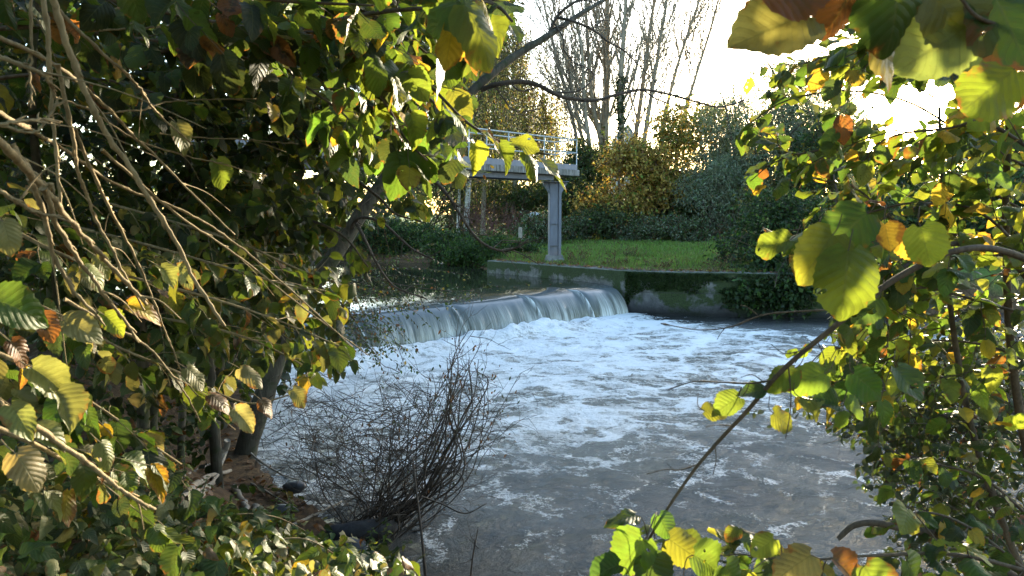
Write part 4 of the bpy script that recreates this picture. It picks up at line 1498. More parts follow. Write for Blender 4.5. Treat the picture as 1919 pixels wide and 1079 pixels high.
# ------------------------------------------------------------------ small far things
def make_small():
    # fence post on the bank
    mb = MB()
    b = P(975, 434, 29.5)
    z = float(ground_z(b[0], b[1]))
    tube(mb, [(b[0], b[1], z - 0.1), (b[0] + .01, b[1], z + 0.5), (b[0], b[1], z + 1.02), (b[0], b[1], z + 1.05)], [0.085, 0.08, 0.078, 0.06], 9)
    tag(mb.build('fence_post', M['deadwood'], None), 'weathered grey wooden post in the nettles left of the bridge pillar', 'post')
    # boulder
    rng = np.random.default_rng(3)
    def stone(c, r, name, label, mat, seed, flat=0.7):
        g = np.random.default_rng(seed)
        n, m = 10, 14
        v = []
        for i in range(n + 1):
            th = math.pi * i / n
            for j in range(m):
                ph = 2 * math.pi * j / m
                u = np.array([math.sin(th) * math.cos(ph), math.sin(th) * math.sin(ph), math.cos(th)])
                k = 1 + 0.5 * float(fbm(np.array(u[0] * 1.3 + seed), np.array(u[1] * 1.3 + u[2] * 1.7), 3, seed))
                v.append(np.asarray(c) + u * r * k * np.array([1.2, 0.9, flat]))
        q = [(i * m + j, i * m + (j + 1) % m, (i + 1) * m + (j + 1) % m, (i + 1) * m + j) for i in range(n) for j in range(m)]
        mb = MB()
        mb.add(v, q=q)
        tag(mb.build(name, mat, None), label, 'stone')
    p = P(1003, 399, 35.6)
    stone((p[0], p[1], p[2] - 0.12), 0.24, 'boulder', 'pale grey boulder in brambles just left of the bridge pillar', M['pale'], 4)
    for k, (px, py, r, lab) in enumerate([(655, 1028, 0.14, 'flat grey stone at the water edge below the black log'), (552, 912, 0.10, 'dark wet stone at the bank beside the leaning trunk base'), (528, 955, 0.08, 'small dark stone among dead twigs on the bank')]):
        p = PZ(px, py, 0.12)
        stone(p, r, 'bank_stone', lab, M['wetstone'], 20 + k, 0.6)
    # house between the trunks
    t = thing('house', 'pale grey gabled house glimpsed between the bare poplar trunks', 'house')
    d = 80
    x0, x1 = X(1140, d), X(1206, d)
    ze = 2.8 + (400 - 292) / FPX * d
    zr = 2.8 + (400 - 240) / FPX * d
    xm = X(1173, d)
    mb = MB()
    poly = [(x0, d, 1.0), (x1, d, 1.0), (x1, d, ze), (xm, d, zr), (x0, d, ze)]
    bm_prism(mb, poly, None, (0, 7, 0))
    mb.build('wall', M['render'], t, False)
    mb = MB()
    for xa, sg in ((x0, -1), (x1, 1)):
        e = np.array([xa + sg * 0.35, d - 0.3, ze - 0.42])
        r = np.array([xm, d - 0.3, zr + 0.05])
        bm_prism(mb, [e, r, r + np.array([0, 0, .16]), e + np.array([0, 0, .16])], None, (0, 7.6, 0))
    mb.build('roof', M['slate'], t, False)
    mb = MB()
    box(mb, (X(1160, d), d - 0.03, 5.2), (1, 0, 0), (0, 1, 0), (0, 0, 1), 0.55, 0.04, 0.6, 0.01)
    mb.build('window', M['glass'], t, False)


def flat_mat(name, c1, c2, sc_, rough=0.8):
    m = NT(name)
    n1 = m.noise(m.pos(), sc_, 5, 0.65)
    return m.done(m.bsdf(m.mix(m.lin(n1, .35, .7), c1, c2), rough, 0.3, m.bump(n1, 0.3, 0.02)))


M['pale'] = flat_mat('pale_stone', (0.34, 0.35, 0.37), (0.5, 0.5, 0.5), 9)
M['wetstone'] = flat_mat('wet_stone', (0.04, 0.04, 0.042), (0.10, 0.10, 0.105), 14, 0.35)
M['render'] = flat_mat('house_render', (0.28, 0.28, 0.28), (0.36, 0.36, 0.35), 2)
M['slate'] = flat_mat('roof_slate', (0.20, 0.20, 0.21), (0.28, 0.28, 0.29), 3)
M['glass'] = flat_mat('window_glass', (0.05, 0.06, 0.07), (0.07, 0.08, 0.09), 3, 0.1)
make_small()


# ------------------------------------------------------------------ meadow grass and weeds
def make_grass():
    rng = np.random.default_rng(77)
    N = 140000
    d = 20 + 24 * rng.uniform(0, 1, N) ** 1.4
    px = rng.uniform(900, 1640, N)
    x = (px - 959.5) / FPX * d
    y = d + rng.uniform(-.3, .3, N)
    ins = inpoly(x, y, WATER)
    dw = segdist(x, y, WALL + FARR)
    db = segdist(x, y, FARB)
    tuft = fbm(x * 1.1, y * 1.1, 4, 55)
    ok = (~ins) & (dw > np.where(rng.uniform(0, 1, N) < .16, 0.05, 0.42) + 0.2 * rng.uniform(0, 1, N) + np.where((x < 2.8) & (rng.uniform(0, 1, N) < .8), .2, 0)) & (db > 0.2) & (tuft > -0.16)
    x, y, tuft, dw = x[ok], y[ok], tuft[ok], dw[ok]
    n = len(x)
    z = np.where(dw < 0.48, 1.2, ground_z(x, y) - 0.02)
    h = (0.10 + 0.14 * rng.uniform(0, 1, n) + 0.35 * np.maximum(tuft, 0)) * (0.55 + 0.45 * sstep(0.4, 2.0, dw))
    w = rng.uniform(0.008, 0.016, n) * (1 + (y - 20) / 18)
    a = rng.uniform(0, 6.283, n)
    ln = h * rng.uniform(0.1, 0.8, n)
    b = np.stack([x, y, z], 1)
    sd = np.stack([np.cos(a), np.sin(a), 0 * a], 1)
    ld = np.stack([-np.sin(a), np.cos(a), 0 * a], 1)
    edge = dw < 0.3
    ln[edge] = h[edge] * 1.2
    m = b + ld * (ln * .3)[:, None] + np.array([0, 0, 1.0]) * (h * .6)[:, None]
    tp = b + ld * ln[:, None] + np.array([0, 0, 1.0]) * h[:, None]
    v = np.stack([b - sd * w[:, None], b + sd * w[:, None], m + sd * w[:, None] * .7, m - sd * w[:, None] * .7, tp], 1)
    k = np.arange(n)[:, None] * 5
    q = np.concatenate([k, k + 1, k + 2, k + 3], 1)
    t = np.concatenate([k + 3, k + 2, k + 4], 1)
    c = np.ones((n, 5, 4))
    g = np.array([0.115, 0.20, 0.036]) * rng.uniform(0.6, 1.35, (n, 1))
    dry = rng.uniform(0, 1, n) < (0.12 + 0.3 * np.clip(tuft * 2, 0, 1) + 0.35 * sstep(2.2, 0.5, dw))
    g[dry] = np.array([0.15, 0.125, 0.06]) * rng.uniform(.6, 1.2, (dry.sum(), 1))
    c[..., :3] = g[:, None, :]
    mb = MB()
    mb.add(v.reshape(-1, 3), q=q, t=t, col=c.reshape(-1, 4))
    tag(mb.build('grass', M['leaf_far']), 'short bright green meadow grass behind the river wall', 'grass', kind='stuff')
    # dead dock and weed stalks standing along the wall
    labs = ['brown dead weed stalks on the wall top right beside the pillar base', 'tall thin dead weed at the grass edge under the grey willow', 'dead weed stalks on the wall above the weir end', 'sprawling brown weeds on the wall top midway along', 'dead weed tuft on the wall near the ivy', 'small brown weed in the middle of the grass', 'brown weed tuft on wall top left of the pillar']
    for k, (px, d, h) in enumerate([(1085, 23.6, .75), (1385, 22.0, 1.0), (1165, 22.4, .5), (1245, 21.0, .45), (1345, 20.6, .55), (1180, 26.5, .6), (1000, 25.3, .35)]):
        x0 = X(px, d)
        z0 = float(ground_z(x0, d))
        t = thing('dead_weed', labs[k], 'weed', 'dead weeds along the river wall')
        mb = MB()
        f = Foliage('oval', 800 + k, {'b': 2, 'p': 1})
        g = np.random.default_rng(810 + k)
        for j in range(16):
            b = np.array([x0 + g.normal(0, .22), d + g.normal(0, .1), z0 - .03])
            dr = np.array([g.normal(0, .35), g.normal(0, .35), 1])
            tp = []
            limb(mb, b, dr, h * g.uniform(.5, 1.1), 0.007, g, 1, 4, -0.02, .12, 3, .7, .4, .004, tp)
            for pts, dep in tp:
                for q in pts[3:]:
                    f.leaf(q, g.normal(0, 1, 3), g.normal(0, 1, 3), .05, .03)
        mb.build('stalks', M['deadtwig'], t)
        f.build('leaves', M['leaf_far'], t)


make_grass()


# ------------------------------------------------------------------ the wooded near bank on the left
UP = np.array([0, 0, 1.0])


def fill(f, poly, count, d0, d1, tlen, leafL, bias, rng, **kw):
    """twigs hung through a region of the crown between two distances"""
    xs = [q[0] for q in poly]
    ys = [q[1] for q in poly]
    k = 0
    tries = 0
    while k < count and tries < count * 30:
        tries += 1
        px, py = rng.uniform(min(xs), max(xs)), rng.uniform(min(ys), max(ys))
        if not inpoly(px, py, poly):
            continue
        d = rng.uniform(d0, d1)
        p = P(px, py, d)
        if p[2] < gz1(p[0], p[1]) + 0.15:
            continue
        f.twig(p, np.array(bias) + rng.normal(0, 0.6, 3), tlen * rng.uniform(0.6, 1.3), leafL, **kw)
        k += 1


def leaning_tree():
    t = thing('leaning_alder', 'leaning grey trunk arching from the left bank out over the river', 'tree')
    main = pxline([(447, 893, 8.1), (465, 830, 8.1), (492, 750, 8.1), (522, 660, 8.2), (556, 576, 8.3), (605, 510, 8.4), (640, 458, 8.5), (682, 392, 8.6), (728, 330, 8.7), (780, 275, 8.8), (832, 225, 8.9), (905, 152, 9.1), (965, 105, 9.3), (1035, 62, 9.5), (1085, 28, 9.7), (1132, 0, 9.9), (1180, -30, 10.1)])
    main[0][2] -= 0.12
    c = catmull(main, 90)
    mb = MB()
    tube(mb, c, np.interp(np.linspace(0, 1, 90), [0, .04, .3, .55, .68, .8, 1], [.16, .125, .095, .075, .055, .042, .016]), 14, rough=0.025, rng=np.random.default_rng(1))
    mb.build('trunk', M['bark'], t)
    kids = [
        ([(655, 432, 8.5), (668, 412, 8.4), (690, 408, 8.3), (720, 420, 8.2), (748, 445, 8.1), (775, 468, 8.0), (812, 486, 7.9)], .02, .006),
        ([(668, 418, 8.4), (682, 445, 8.2), (700, 482, 8.1), (722, 518, 8.0), (745, 540, 7.9), (800, 560, 7.8)], .018, .005),
        ([(735, 325, 8.7), (775, 340, 8.3), (815, 342, 8.1), (838, 365, 8.0), (858, 395, 7.9), (888, 440, 7.8), (915, 462, 7.7), (945, 470, 7.7), (970, 463, 7.6), (990, 448, 7.6)], .02, .006),
        ([(838, 364, 8.0), (855, 348, 7.9), (872, 335, 7.9)], .008, .004),
        ([(850, 380, 7.9), (868, 392, 7.9), (876, 400, 7.8)], .007, .003),
        ([(893, 438, 7.8), (905, 441, 7.7), (914, 439, 7.7)], .006, .003),
        ([(858, 400, 7.9), (862, 425, 7.9), (870, 434, 7.9)], .006, .003),
        ([(903, 168, 9.1), (930, 158, 9.0), (975, 153, 9.0), (1010, 160, 9.0), (1045, 178, 9.0), (1080, 186, 9.1), (1120, 187, 9.1), (1160, 176, 9.2), (1205, 168, 9.3), (1260, 178, 9.4), (1310, 192, 9.5), (1350, 200, 9.6), (1395, 188, 9.7)], .028, .006),
        ([(1205, 168, 9.3), (1230, 185, 9.3), (1265, 197, 9.4), (1300, 203, 9.4)], .009, .004),
        ([(1015, 163, 9.0), (1030, 172, 9.0), (1075, 172, 9.1), (1100, 160, 9.1), (1112, 140, 9.2), (1098, 126, 9.2), (1070, 116, 9.2)], .011, .004),
        ([(955, 154, 9.0), (975, 170, 8.9), (1000, 165, 8.9), (1020, 150, 8.9), (1035, 140, 8.9)], .009, .003),
        ([(1045, 32, 9.5), (1075, 40, 9.4), (1110, 55, 9.4), (1140, 78, 9.4), (1170, 95, 9.5), (1205, 130, 9.5), (1240, 165, 9.5)], .016, .004),
        ([(1110, 55, 9.4), (1130, 35, 9.4), (1132, 15, 9.4)], .008, .003),
        ([(1040, 45, 9.5), (1055, 70, 9.4), (1058, 95, 9.4), (1078, 118, 9.4), (1100, 130, 9.4)], .010, .003),
        ([(925, 137, 9.2), (915, 118, 9.2), (912, 105, 9.2), (930, 90, 9.2)], .009, .003),
        ([(963, 108, 9.3), (970, 85, 9.3), (985, 75, 9.3)], .008, .003),
        ([(1010, 55, 9.5), (995, 35, 9.5), (980, 25, 9.5)], .006, .003),
        ([(1030, 60, 9.5), (1045, 30, 9.5), (1070, 8, 9.5), (1105, -10, 9.5)], .02, .01),
        ([(925, 160, 9.0), (945, 185, 9.0), (960, 205, 9.0), (985, 208, 9.0), (1010, 205, 9.0)], .007, .003),
        ([(1155, 177, 9.2), (1165, 160, 9.2), (1180, 150, 9.2)], .005, .002),
        ([(975, 155, 9.0), (985, 140, 9.0), (1010, 138, 9.0), (1045, 148, 9.0)], .006, .002),
    ]
    g = np.random.default_rng(4)
    for pl, r0, r1 in kids:
        mb = MB()
        cc = catmull(pxline(pl), 8 * len(pl))
        tube(mb, cc, np.linspace(r0 * 1.15, r1 * 1.5, len(cc)) * (1 + 0.12 * (np.arange(len(cc)) % 8 == 0)), 7, rough=0.04, rng=g)
        # buds, spurs and fine twigs
        for k in range(len(pl) * 4):
            i = g.integers(2, len(cc) - 1)
            td = nrm(cc[i] - cc[i - 1])
            a = g.normal(0, 1, 3)
            a = nrm(a - td * (a @ td))
            L = g.choice([0.04, 0.06, 0.16, 0.3])
            q = [cc[i], cc[i] + (a * .8 + td * .5) * L * .5 + g.normal(0, .1 * L, 3), cc[i] + (a * .8 + td * .7) * L + np.array([0, 0, -.1 * L])]
            tube(mb, q, [r1 * 1.1, r1 * .8, r1 * .7], 4)
        mb.build('branch', M['twig'], t)
    f = Foliage('oval', 77, {'b': 3, 'y': 1})
    for k in range(26):
        px, py = g.uniform(905, 1010), g.uniform(170, 330)
        p = P(px, py, g.uniform(8.5, 9.2))
        f.leaf(p, [g.normal(0, .4), g.normal(0, .4), -1], g.normal(0, 1, 3), .06, .035)
    f.build('dead_leaves', M['leaf_dark'], t)


def hazels_left():
    # --- dark interior hazel beyond the trunk line
    rng = np.random.default_rng(201)
    t = thing('hazel_shrub', 'dense dark hazel behind the leaning trunk on the left bank', 'shrub', 'hazels on the near bank')
    f = Foliage('hazel', 202, {'d': 3, 'g': 2.2, 'yg': .3}, [OPEN_L])
    f.tint = .75  # shade deep in the thicket, put into the leaf colour
    poly = [(-150, -250), (900, -250), (860, 120), (760, 200), (700, 330), (610, 420), (570, 520), (600, 640), (480, 700), (300, 760), (-150, 800)]
    fill(f, poly, 1500, 8.6, 12.0, 0.9, 0.115, (0.3, -0.3, -0.1), rng, n=5, spacing=0.075)
    mb = MB()
    for k in range(12):
        b = P(rng.uniform(60, 470), 770, rng.uniform(9, 11.5))
        b[2] = gz1(b[0], b[1]) - .1
        e = P(rng.uniform(0, 700), rng.uniform(-200, 200), rng.uniform(9, 11.5))
        tube(mb, catmull([b, b * .6 + e * .4 + rng.normal(0, .2, 3) + np.array([0, 0, .5]), e], 14), np.linspace(.05, .012, 14), 7)
    mb.build('stems', M['bark'], t)
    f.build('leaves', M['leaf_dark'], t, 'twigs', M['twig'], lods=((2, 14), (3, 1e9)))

    # --- main hazel in front of the trunk
    rng = np.random.default_rng(211)
    t = thing('hazel_shrub', 'large leafy green hazel filling the upper left above the bank', 'shrub', 'hazels on the near bank')
    f = Foliage('hazel', 212, {'g': 4, 'd': 2.6, 'yg': 1.3, 'y': .06, 'b': .02}, [OPEN_L, TRUNK_GAP, TRUNK_FOOT])
    f.tint = .66  # leaf colour darkened to stand for shade inside the crown
    mb = MB()
    stems = [
        ([(405, 835, 6.6), (398, 740, 6.5), (380, 560, 6.3), (400, 350, 6.0), (470, 120, 5.6), (560, -120, 5.2)], .055, .014),
        ([(395, 800, 6.7), (420, 640, 6.6), (500, 420, 6.3), (560, 240, 6.0), (620, 60, 5.6), (680, -120, 5.2)], .04, .012),
        ([(262, 720, 5.4), (262, 600, 5.3), (235, 420, 5.0), (230, 180, 4.7), (280, -100, 4.4)], .05, .014),
        ([(275, 700, 5.5), (300, 560, 5.4), (345, 400, 5.2), (350, 180, 4.9), (330, -100, 4.6)], .035, .012),
        ([(330, 720, 6.0), (350, 560, 6.0), (360, 480, 5.9), (420, 330, 5.6), (540, 190, 5.2), (600, 120, 5.0)], .03, .008),
        ([(120, 700, 5.0), (90, 480, 4.8), (60, 200, 4.4), (80, -100, 4.2)], .04, .012),
    ]
    for pl, r0, r1 in stems:
        pts = pxline(pl)
        pts[0][2] = gz1(pts[0][0], pts[0][1]) - .08
        f.bough(pts, r0, r1, 0.7, 0.085, every=0.11, wood=mb, n=6, spacing=.046)
    # arching boughs that reach out over the water
    for pl in [
        [(380, 420, 6.0), (460, 300, 5.4), (560, 220, 4.9), (660, 190, 4.5), (740, 230, 4.2), (790, 290, 4.1)],
        [(350, 250, 5.2), (440, 150, 4.7), (580, 110, 4.3), (700, 120, 4.0), (800, 180, 3.8), (850, 250, 3.7)],
        [(400, 500, 6.0), (480, 430, 5.3), (560, 410, 4.9), (640, 440, 4.6), (690, 500, 4.5)],
        [(300, 100, 4.6), (450, 20, 4.1), (600, 0, 3.7), (720, 40, 3.5), (800, 100, 3.4)],
        [(380, 560, 6.0), (470, 520, 5.2), (560, 520, 4.7), (630, 560, 4.4), (665, 600, 4.3)],
        [(560, 240, 5.8), (640, 220, 5.3), (700, 250, 5.0), (740, 320, 4.9), (770, 365, 4.9)],
        [(590, 330, 6.0), (650, 330, 5.6), (710, 370, 5.3), (740, 400, 5.2), (790, 415, 5.1)],
        [(330, 180, 4.6), (420, 90, 4.0), (560, -30, 3.6), (760, -60, 3.3), (880, -30, 3.1)],
    ]:
        f.bough(pxline(pl), .016, .005, 0.55, 0.085, every=0.06, n=6, spacing=.046)
    poly = [(-80, -120), (860, -120), (840, 60), (760, 180), (740, 300), (690, 330), (660, 430), (640, 560), (560, 600), (420, 640), (-80, 640)]
    fill(f, poly, 820, 4.4, 7.8, 0.6, 0.088, (0.5, -0.35, -0.25), rng, spacing=.046)
    mb.build('stems', M['bark'], t)
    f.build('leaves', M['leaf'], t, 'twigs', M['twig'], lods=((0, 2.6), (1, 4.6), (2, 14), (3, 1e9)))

    # --- low sprays beneath it, pale in the low sun
    rng = np.random.default_rng(221)
    t = thing('hazel_shrub', 'low hazel with sunlit pale and yellow leaves hanging over the left bank', 'shrub', 'hazels on the near bank')
    f = Foliage('hazel', 222, {'g': 3.2, 'yg': 1.4, 'p': 2.0, 'd': 1.5, 'y': .3, 'b': .2}, [OPEN_L, TRUNK_FOOT, STICKS], fold=0.35, curl=0.5)
    f.tint = .66  # low sprays also get shade through darker leaf colour
    for pl, d0, d1 in [
        ([(-60, 380), (100, 470), (250, 520), (400, 560), (520, 600), (640, 650)], 2.7, 3.0),
        ([(-60, 520), (90, 580), (220, 650), (340, 700), (460, 755), (560, 735)], 2.3, 3.0),
        ([(120, 420), (280, 460), (420, 500), (540, 535), (610, 545)], 3.4, 3.2),
        ([(200, 380), (340, 420), (460, 460), (560, 505), (650, 540), (680, 585)], 4.0, 3.7),
        ([(-60, 640), (60, 690), (180, 760), (280, 830), (340, 870)], 1.9, 2.4),
        ([(-60, 780), (60, 830), (170, 890), (260, 930)], 1.6, 2.0),
        ([(260, 590), (380, 610), (480, 640), (560, 680), (600, 705)], 3.6, 3.4),
    ]:
        f.bough(pxline(pl, d0, d1), .008, .003, 0.34, 0.078, every=0.065, n=5, down=0.55, wood=None, sides=6)
    f.build('leaves', M['leaf'], t, 'twigs', M['whip'], lods=((0, 3.3), (1, 5.5), (2, 14), (3, 1e9)))

    # --- single large leaves close by in the low sun
    t = thing('hazel_shoot', 'hazel shoot at the left edge with big pale leaves bleached by low sun', 'branch')
    g = np.random.default_rng(225)
    MBL, mb = MB(), MB()
    for px, py, d, tx, tz, L, k, nx in [(-20, 560, 1.2, .9, -.3, .085, 'g', .1), (5, 415, 1.1, .4, -.9, .05, 'p', .5), (60, 690, 1.25, .8, -.6, .075, 'p', .7), (105, 735, 1.25, .7, -.7, .07, 'p', .7), (75, 590, 1.35, .5, -.85, .055, 'b', .7), (120, 600, 1.45, .9, -.4, .075, 'p', .6), (195, 590, 1.6, .8, -.5, .06, 'yg', .5), (20, 640, 1.25, .6, -.8, .05, 'b', .6), (240, 570, 1.9, .9, -.2, .075, 'y', .4), (350, 690, 2.1, .8, -.6, .075, 'p', .6), (395, 740, 2.2, .85, -.5, .08, 'b', .6), (440, 768, 2.2, .75, -.65, .085, 'p', .6), (450, 690, 2.3, .9, -.3, .08, 'p', .4), (490, 750, 2.4, .6, -.75, .07, 'b', .6), (548, 730, 2.5, .7, -.7, .075, 'p', .6), (300, 500, 2.1, .8, -.6, .07, 'p', .6), (330, 500, 2.3, .7, -.6, .08, 'p', .6), (20, 760, 1.2, .7, -.7, .06, 'p', .6), (30, 850, 1.15, .6, -.8, .07, 'p', .5), (190, 830, 1.6, .6, -.8, .06, 'p', .6), (160, 500, 1.5, .8, -.5, .05, 'p', .6), (330, 230, 2.3, .5, -.85, .09, 'p', .5), (405, 300, 2.5, .4, -.9, .09, 'yg', .4), (180, 480, 1.7, .7, -.7, .05, 'p', .6), (70, 800, 1.3, .8, -.5, .06, 'p', .6)]:
        p = P(px, py, d)
        cc, age = colours(1, {k: 1}, g)
        put_leaves(MBL, [p], [[tx, g.normal(-.1, .2), tz]], [[nx, -.5 + g.normal(0, .15), .5]], [L], [L * .8], cc, 'hazel', 0, g, .35, .5, age)
        tube(mb, catmull([p, p + np.array([-tx * .02, 0, .01]), p + np.array([-tx * .05, .01, .02])], 6), [.0012] * 6, 5)
    mb.build('twigs', M['whip'], t)
    MBL.build('leaves', M['leaf'], t)

    # --- long straight bare shoots close by
    t = thing('hazel_rods', 'long bare tan hazel shoots slanting across the left edge', 'shrub')
    rods = [
        ([(85, -60), (118, 60), (165, 175), (210, 260), (262, 345), (318, 435), (362, 520), (420, 610)], 1.45, 1.7, .0082),
        ([(72, -60), (92, 70), (100, 180), (106, 300), (116, 408)], 1.5, 1.55, .0062),
        ([(-30, 55), (95, 118), (172, 180), (245, 248), (330, 335), (440, 440)], 1.5, 2.3, .0058),
        ([(-30, 90), (60, 135), (95, 158)], 1.3, 1.35, .0055),
        ([(-30, 195), (60, 248), (128, 290), (205, 348), (340, 402), (440, 462), (560, 560), (660, 650)], 1.5, 2.9, .006),
        ([(-30, 240), (40, 302), (95, 362), (150, 428), (205, 492), (275, 570)], 1.15, 1.6, .0085),
        ([(-30, 340), (45, 380), (112, 408)], 1.2, 1.3, .0052),
        ([(58, 335), (82, 400), (108, 468), (150, 545), (190, 600)], 1.35, 1.5, .0062),
        ([(82, 352), (108, 428), (150, 492), (200, 560), (262, 640)], 1.3, 1.6, .0062),
        ([(110, 20), (200, 108), (262, 165), (300, 215), (360, 270)], 1.7, 2.1, .005),
        ([(108, 120), (135, 250), (150, 330), (180, 410), (235, 515), (270, 580)], 1.55, 1.9, .0055),
        ([(140, 240), (195, 370), (250, 470), (290, 560), (318, 640), (360, 725), (440, 805)], 1.8, 2.8, .005),
        ([(-40, 735), (40, 785), (120, 848), (200, 905), (290, 955)], 1.15, 1.5, .0075),
        ([(120, 560), (205, 610), (285, 660), (340, 720), (375, 790)], 1.9, 2.3, .0052),
        ([(190, 280), (330, 400), (455, 482), (585, 585), (690, 665)], 2.0, 3.0, .005),
        ([(-30, 225), (60, 240), (110, 190)], 1.4, 1.5, .004),
        ([(-30, 232), (50, 228), (98, 224)], 1.2, 1.3, .004),
        ([(60, -60), (54, 60), (50, 140), (58, 195)], 1.6, 1.6, .004),
        ([(20, 270), (70, 330), (100, 345)], 1.3, 1.35, .006),
        ([(100, 180), (190, 210), (260, 205), (330, 190), (480, 185)], 2.0, 2.4, .0035),
        ([(160, 200), (260, 260), (400, 300), (500, 330)], 2.2, 2.6, .0035),
        ([(130, 60), (300, 50), (420, 40), (480, 36)], 2.3, 2.5, .004),
        ([(250, -40), (330, 10), (380, 40), (420, 55)], 2.3, 2.5, .008),
        ([(300, 250), (420, 262), (560, 270)], 2.6, 2.8, .003),
    ]
    g = np.random.default_rng(9)
    for pl, d0, d1, r in rods:
        r = r * .88
        mb = MB()
        c = catmull(pxline(pl, d0, d1), 9 * len(pl))
        c = c + np.cumsum(g.normal(0, .0011, c.shape), axis=0) * np.sin(np.linspace(0, math.pi, len(c)))[:, None] + g.normal(0, .0007, c.shape)
        rr = np.linspace(r, r * .5, len(c)) * (1 + 0.28 * (np.arange(len(c)) % 8 == 0) + g.normal(0, .05, len(c)))
        tube(mb, c, rr, 9, rough=0.02, rng=g)
        for k in range(9):
            i = min(8 * (k + 1), len(c) - 3) if k < 6 else g.integers(4, len(c) - 2)
            td = nrm(c[i + 1] - c[i])
            a = nrm(g.normal(0, 1, 3))
            tube(mb, [c[i], c[i] + td * .012 + a * .006, c[i] + td * .022 + a * .008], [r * .5, r * .45, r * .15], 5)
            if k == 6:
                ls = g.uniform(.08, .3)
                tube(mb, catmull([c[i], c[i] + td * ls * .4 + a * ls * .25, c[i] + td * ls * .8 + a * ls * .5 + np.array([0, 0, -.03])], 8), np.linspace(r * .38, r * .16, 8), 5)
        mb.build('rod', M['whip'], t)

    # --- bough close overhead, leaves glowing against the sky
    t = thing('hazel_bough', 'overhanging hazel bough with big yellow green backlit leaves reaching toward the bridge', 'branch')
    rng = np.random.default_rng(231)
    f = Foliage('hazel', 232, {'yg': 3.0, 'g': 3.0, 'y': .55, 'b': .18, 'd': 1.2}, [OPEN_L], fold=0.2, curl=0.35)
    mb = MB()
    for pl, d0, d1, kw in [
        ([(300, -120), (480, -20), (620, 40), (720, 90), (800, 155), (870, 225), (930, 262), (990, 282), (1030, 290)], 2.7, 2.0, dict(every=0.055)),
        ([(560, 20), (660, 110), (720, 190), (760, 260), (800, 300)], 2.5, 2.2, dict(every=0.06)),
        ([(620, 40), (730, 20), (820, 20), (890, 60), (900, 95)], 2.3, 1.8, dict(every=0.07)),
        ([(420, -60), (480, 60), (560, 150), (640, 210), (680, 260)], 2.9, 2.6, dict(every=0.07)),
        ([(640, -90), (760, -60), (860, -20), (930, 10), (960, 40)], 1.7, 1.35, dict(every=0.07)),
    ]:
        f.bough(pxline(pl, d0, d1), .008, .0025, 0.22, 0.10, wood=mb, n=5, down=0.5, spacing=0.05, **kw)
    # the single leaves that stand out at its tip
    lone = Foliage('hazel', 233, {'yg': 3, 'y': .8}, (), fold=0.2, curl=0.35)
    for px, py, d, tx, tz, L in [(1010, 300, 1.95, .75, -.62, .11), (985, 285, 1.95, .5, -.6, .085), (935, 270, 1.97, .4, -.75, .08), (890, 268, 2.0, .25, -.9, .075), (860, 285, 2.0, .3, -.95, .085), (840, 205, 2.1, .8, -.5, .10), (960, 268, 1.95, .8, -.15, .075), (905, 250, 2.0, .7, -.5, .07), (800, 60, 1.4, .6, -.6, .10), (870, 10, 1.25, .6, -.7, .10), (905, 5, 1.3, .5, -.8, .09), (850, 40, 1.3, -.2, -.95, .085), (700, 110, 2.0, .4, -.9, .09), (740, 150, 2.0, .3, -.9, .09), (770, 215, 2.1, .3, -.9, .085)]:
        p = P(px, py, d)
        lone.leaf(p, [tx, rng.normal(0, .25), tz], [rng.normal(0.25, .2), -0.45 + rng.normal(0, .2), .75], L, L * .75)
    f.build('leaves', M['leaf'], t)
    lone.keepout = ()
    lone.build('tip_leaves', M['leaf'], t)
    mb.build('stems', M['twig'], t)
    f.tw.build('twigs', M['twig'], t)

    # --- dark ceiling of leaves along the top edge
    t = thing('hazel_bough', 'shaded hazel bough with olive and brown leaves along the top left edge', 'branch')
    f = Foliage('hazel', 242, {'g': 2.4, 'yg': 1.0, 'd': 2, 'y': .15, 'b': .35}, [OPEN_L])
    f.tint = .6  # bough's shade painted in as darker leaves
    for pl, d0, d1 in [
        ([(-80, -40), (120, -20), (300, 20), (460, 50), (600, 60)], 2.0, 2.4),
        ([(-80, 60), (80, 50), (240, 70), (400, 90), (520, 130)], 2.6, 2.9),
        ([(-80, 160), (60, 140), (200, 150), (340, 190)], 3.0, 3.2),
        ([(150, -80), (330, -30), (520, 0), (700, 10)], 1.9, 2.1),
    ]:
        f.bough(pxline(pl, d0, d1), .010, .003, 0.3, 0.095, every=0.075, n=5)
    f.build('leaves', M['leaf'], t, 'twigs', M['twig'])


def trailing_bramble():
    t = thing('trailing_bramble', 'straggling bramble sprays with small dark leaves hanging before the left weir end', 'bramble')
    rng = np.random.default_rng(301)
    f = Foliage('oval', 302, {'d': 2, 'g': 2, 'olive': 1.5, 'b': .7, 'y': .2}, [])
    only = [(560, 470), (900, 500), (880, 560), (800, 590), (760, 640), (700, 690), (610, 720), (540, 640)]
    f.only = None
    for k in range(64):
        px, py = rng.uniform(570, 690), rng.uniform(500, 640)
        d = rng.uniform(9.5, 12.0)
        p = P(px, py, d)
        if p[2] < 0.3:
            continue
        f.twig(p, np.array([0.9, -0.1, 0.05]) + rng.normal(0, 0.35, 3), rng.uniform(0.7, 1.7) * (1 if py < 570 else .6), 0.05, n=7, r=0.004, droop=0.9, spacing=0.045, aspect=.65, jit=.6)
    for pl in [[(600, 500), (680, 515), (760, 535), (850, 545), (905, 540)], [(590, 520), (670, 540), (740, 560), (820, 566), (880, 556)], [(600, 560), (660, 580), (720, 605), (745, 650), (760, 690)], [(610, 600), (660, 620), (700, 660), (720, 700)]]:
        f.bough(pxline(pl, 10.6, 11.2), .008, .003, 0.45, 0.05, every=0.09, n=5, spacing=.045, aspect=.65, jit=.6)
    f.build('leaves', M['leaf_dark'], t, 'stems', M['twig'], lods=((2, 1e9),))


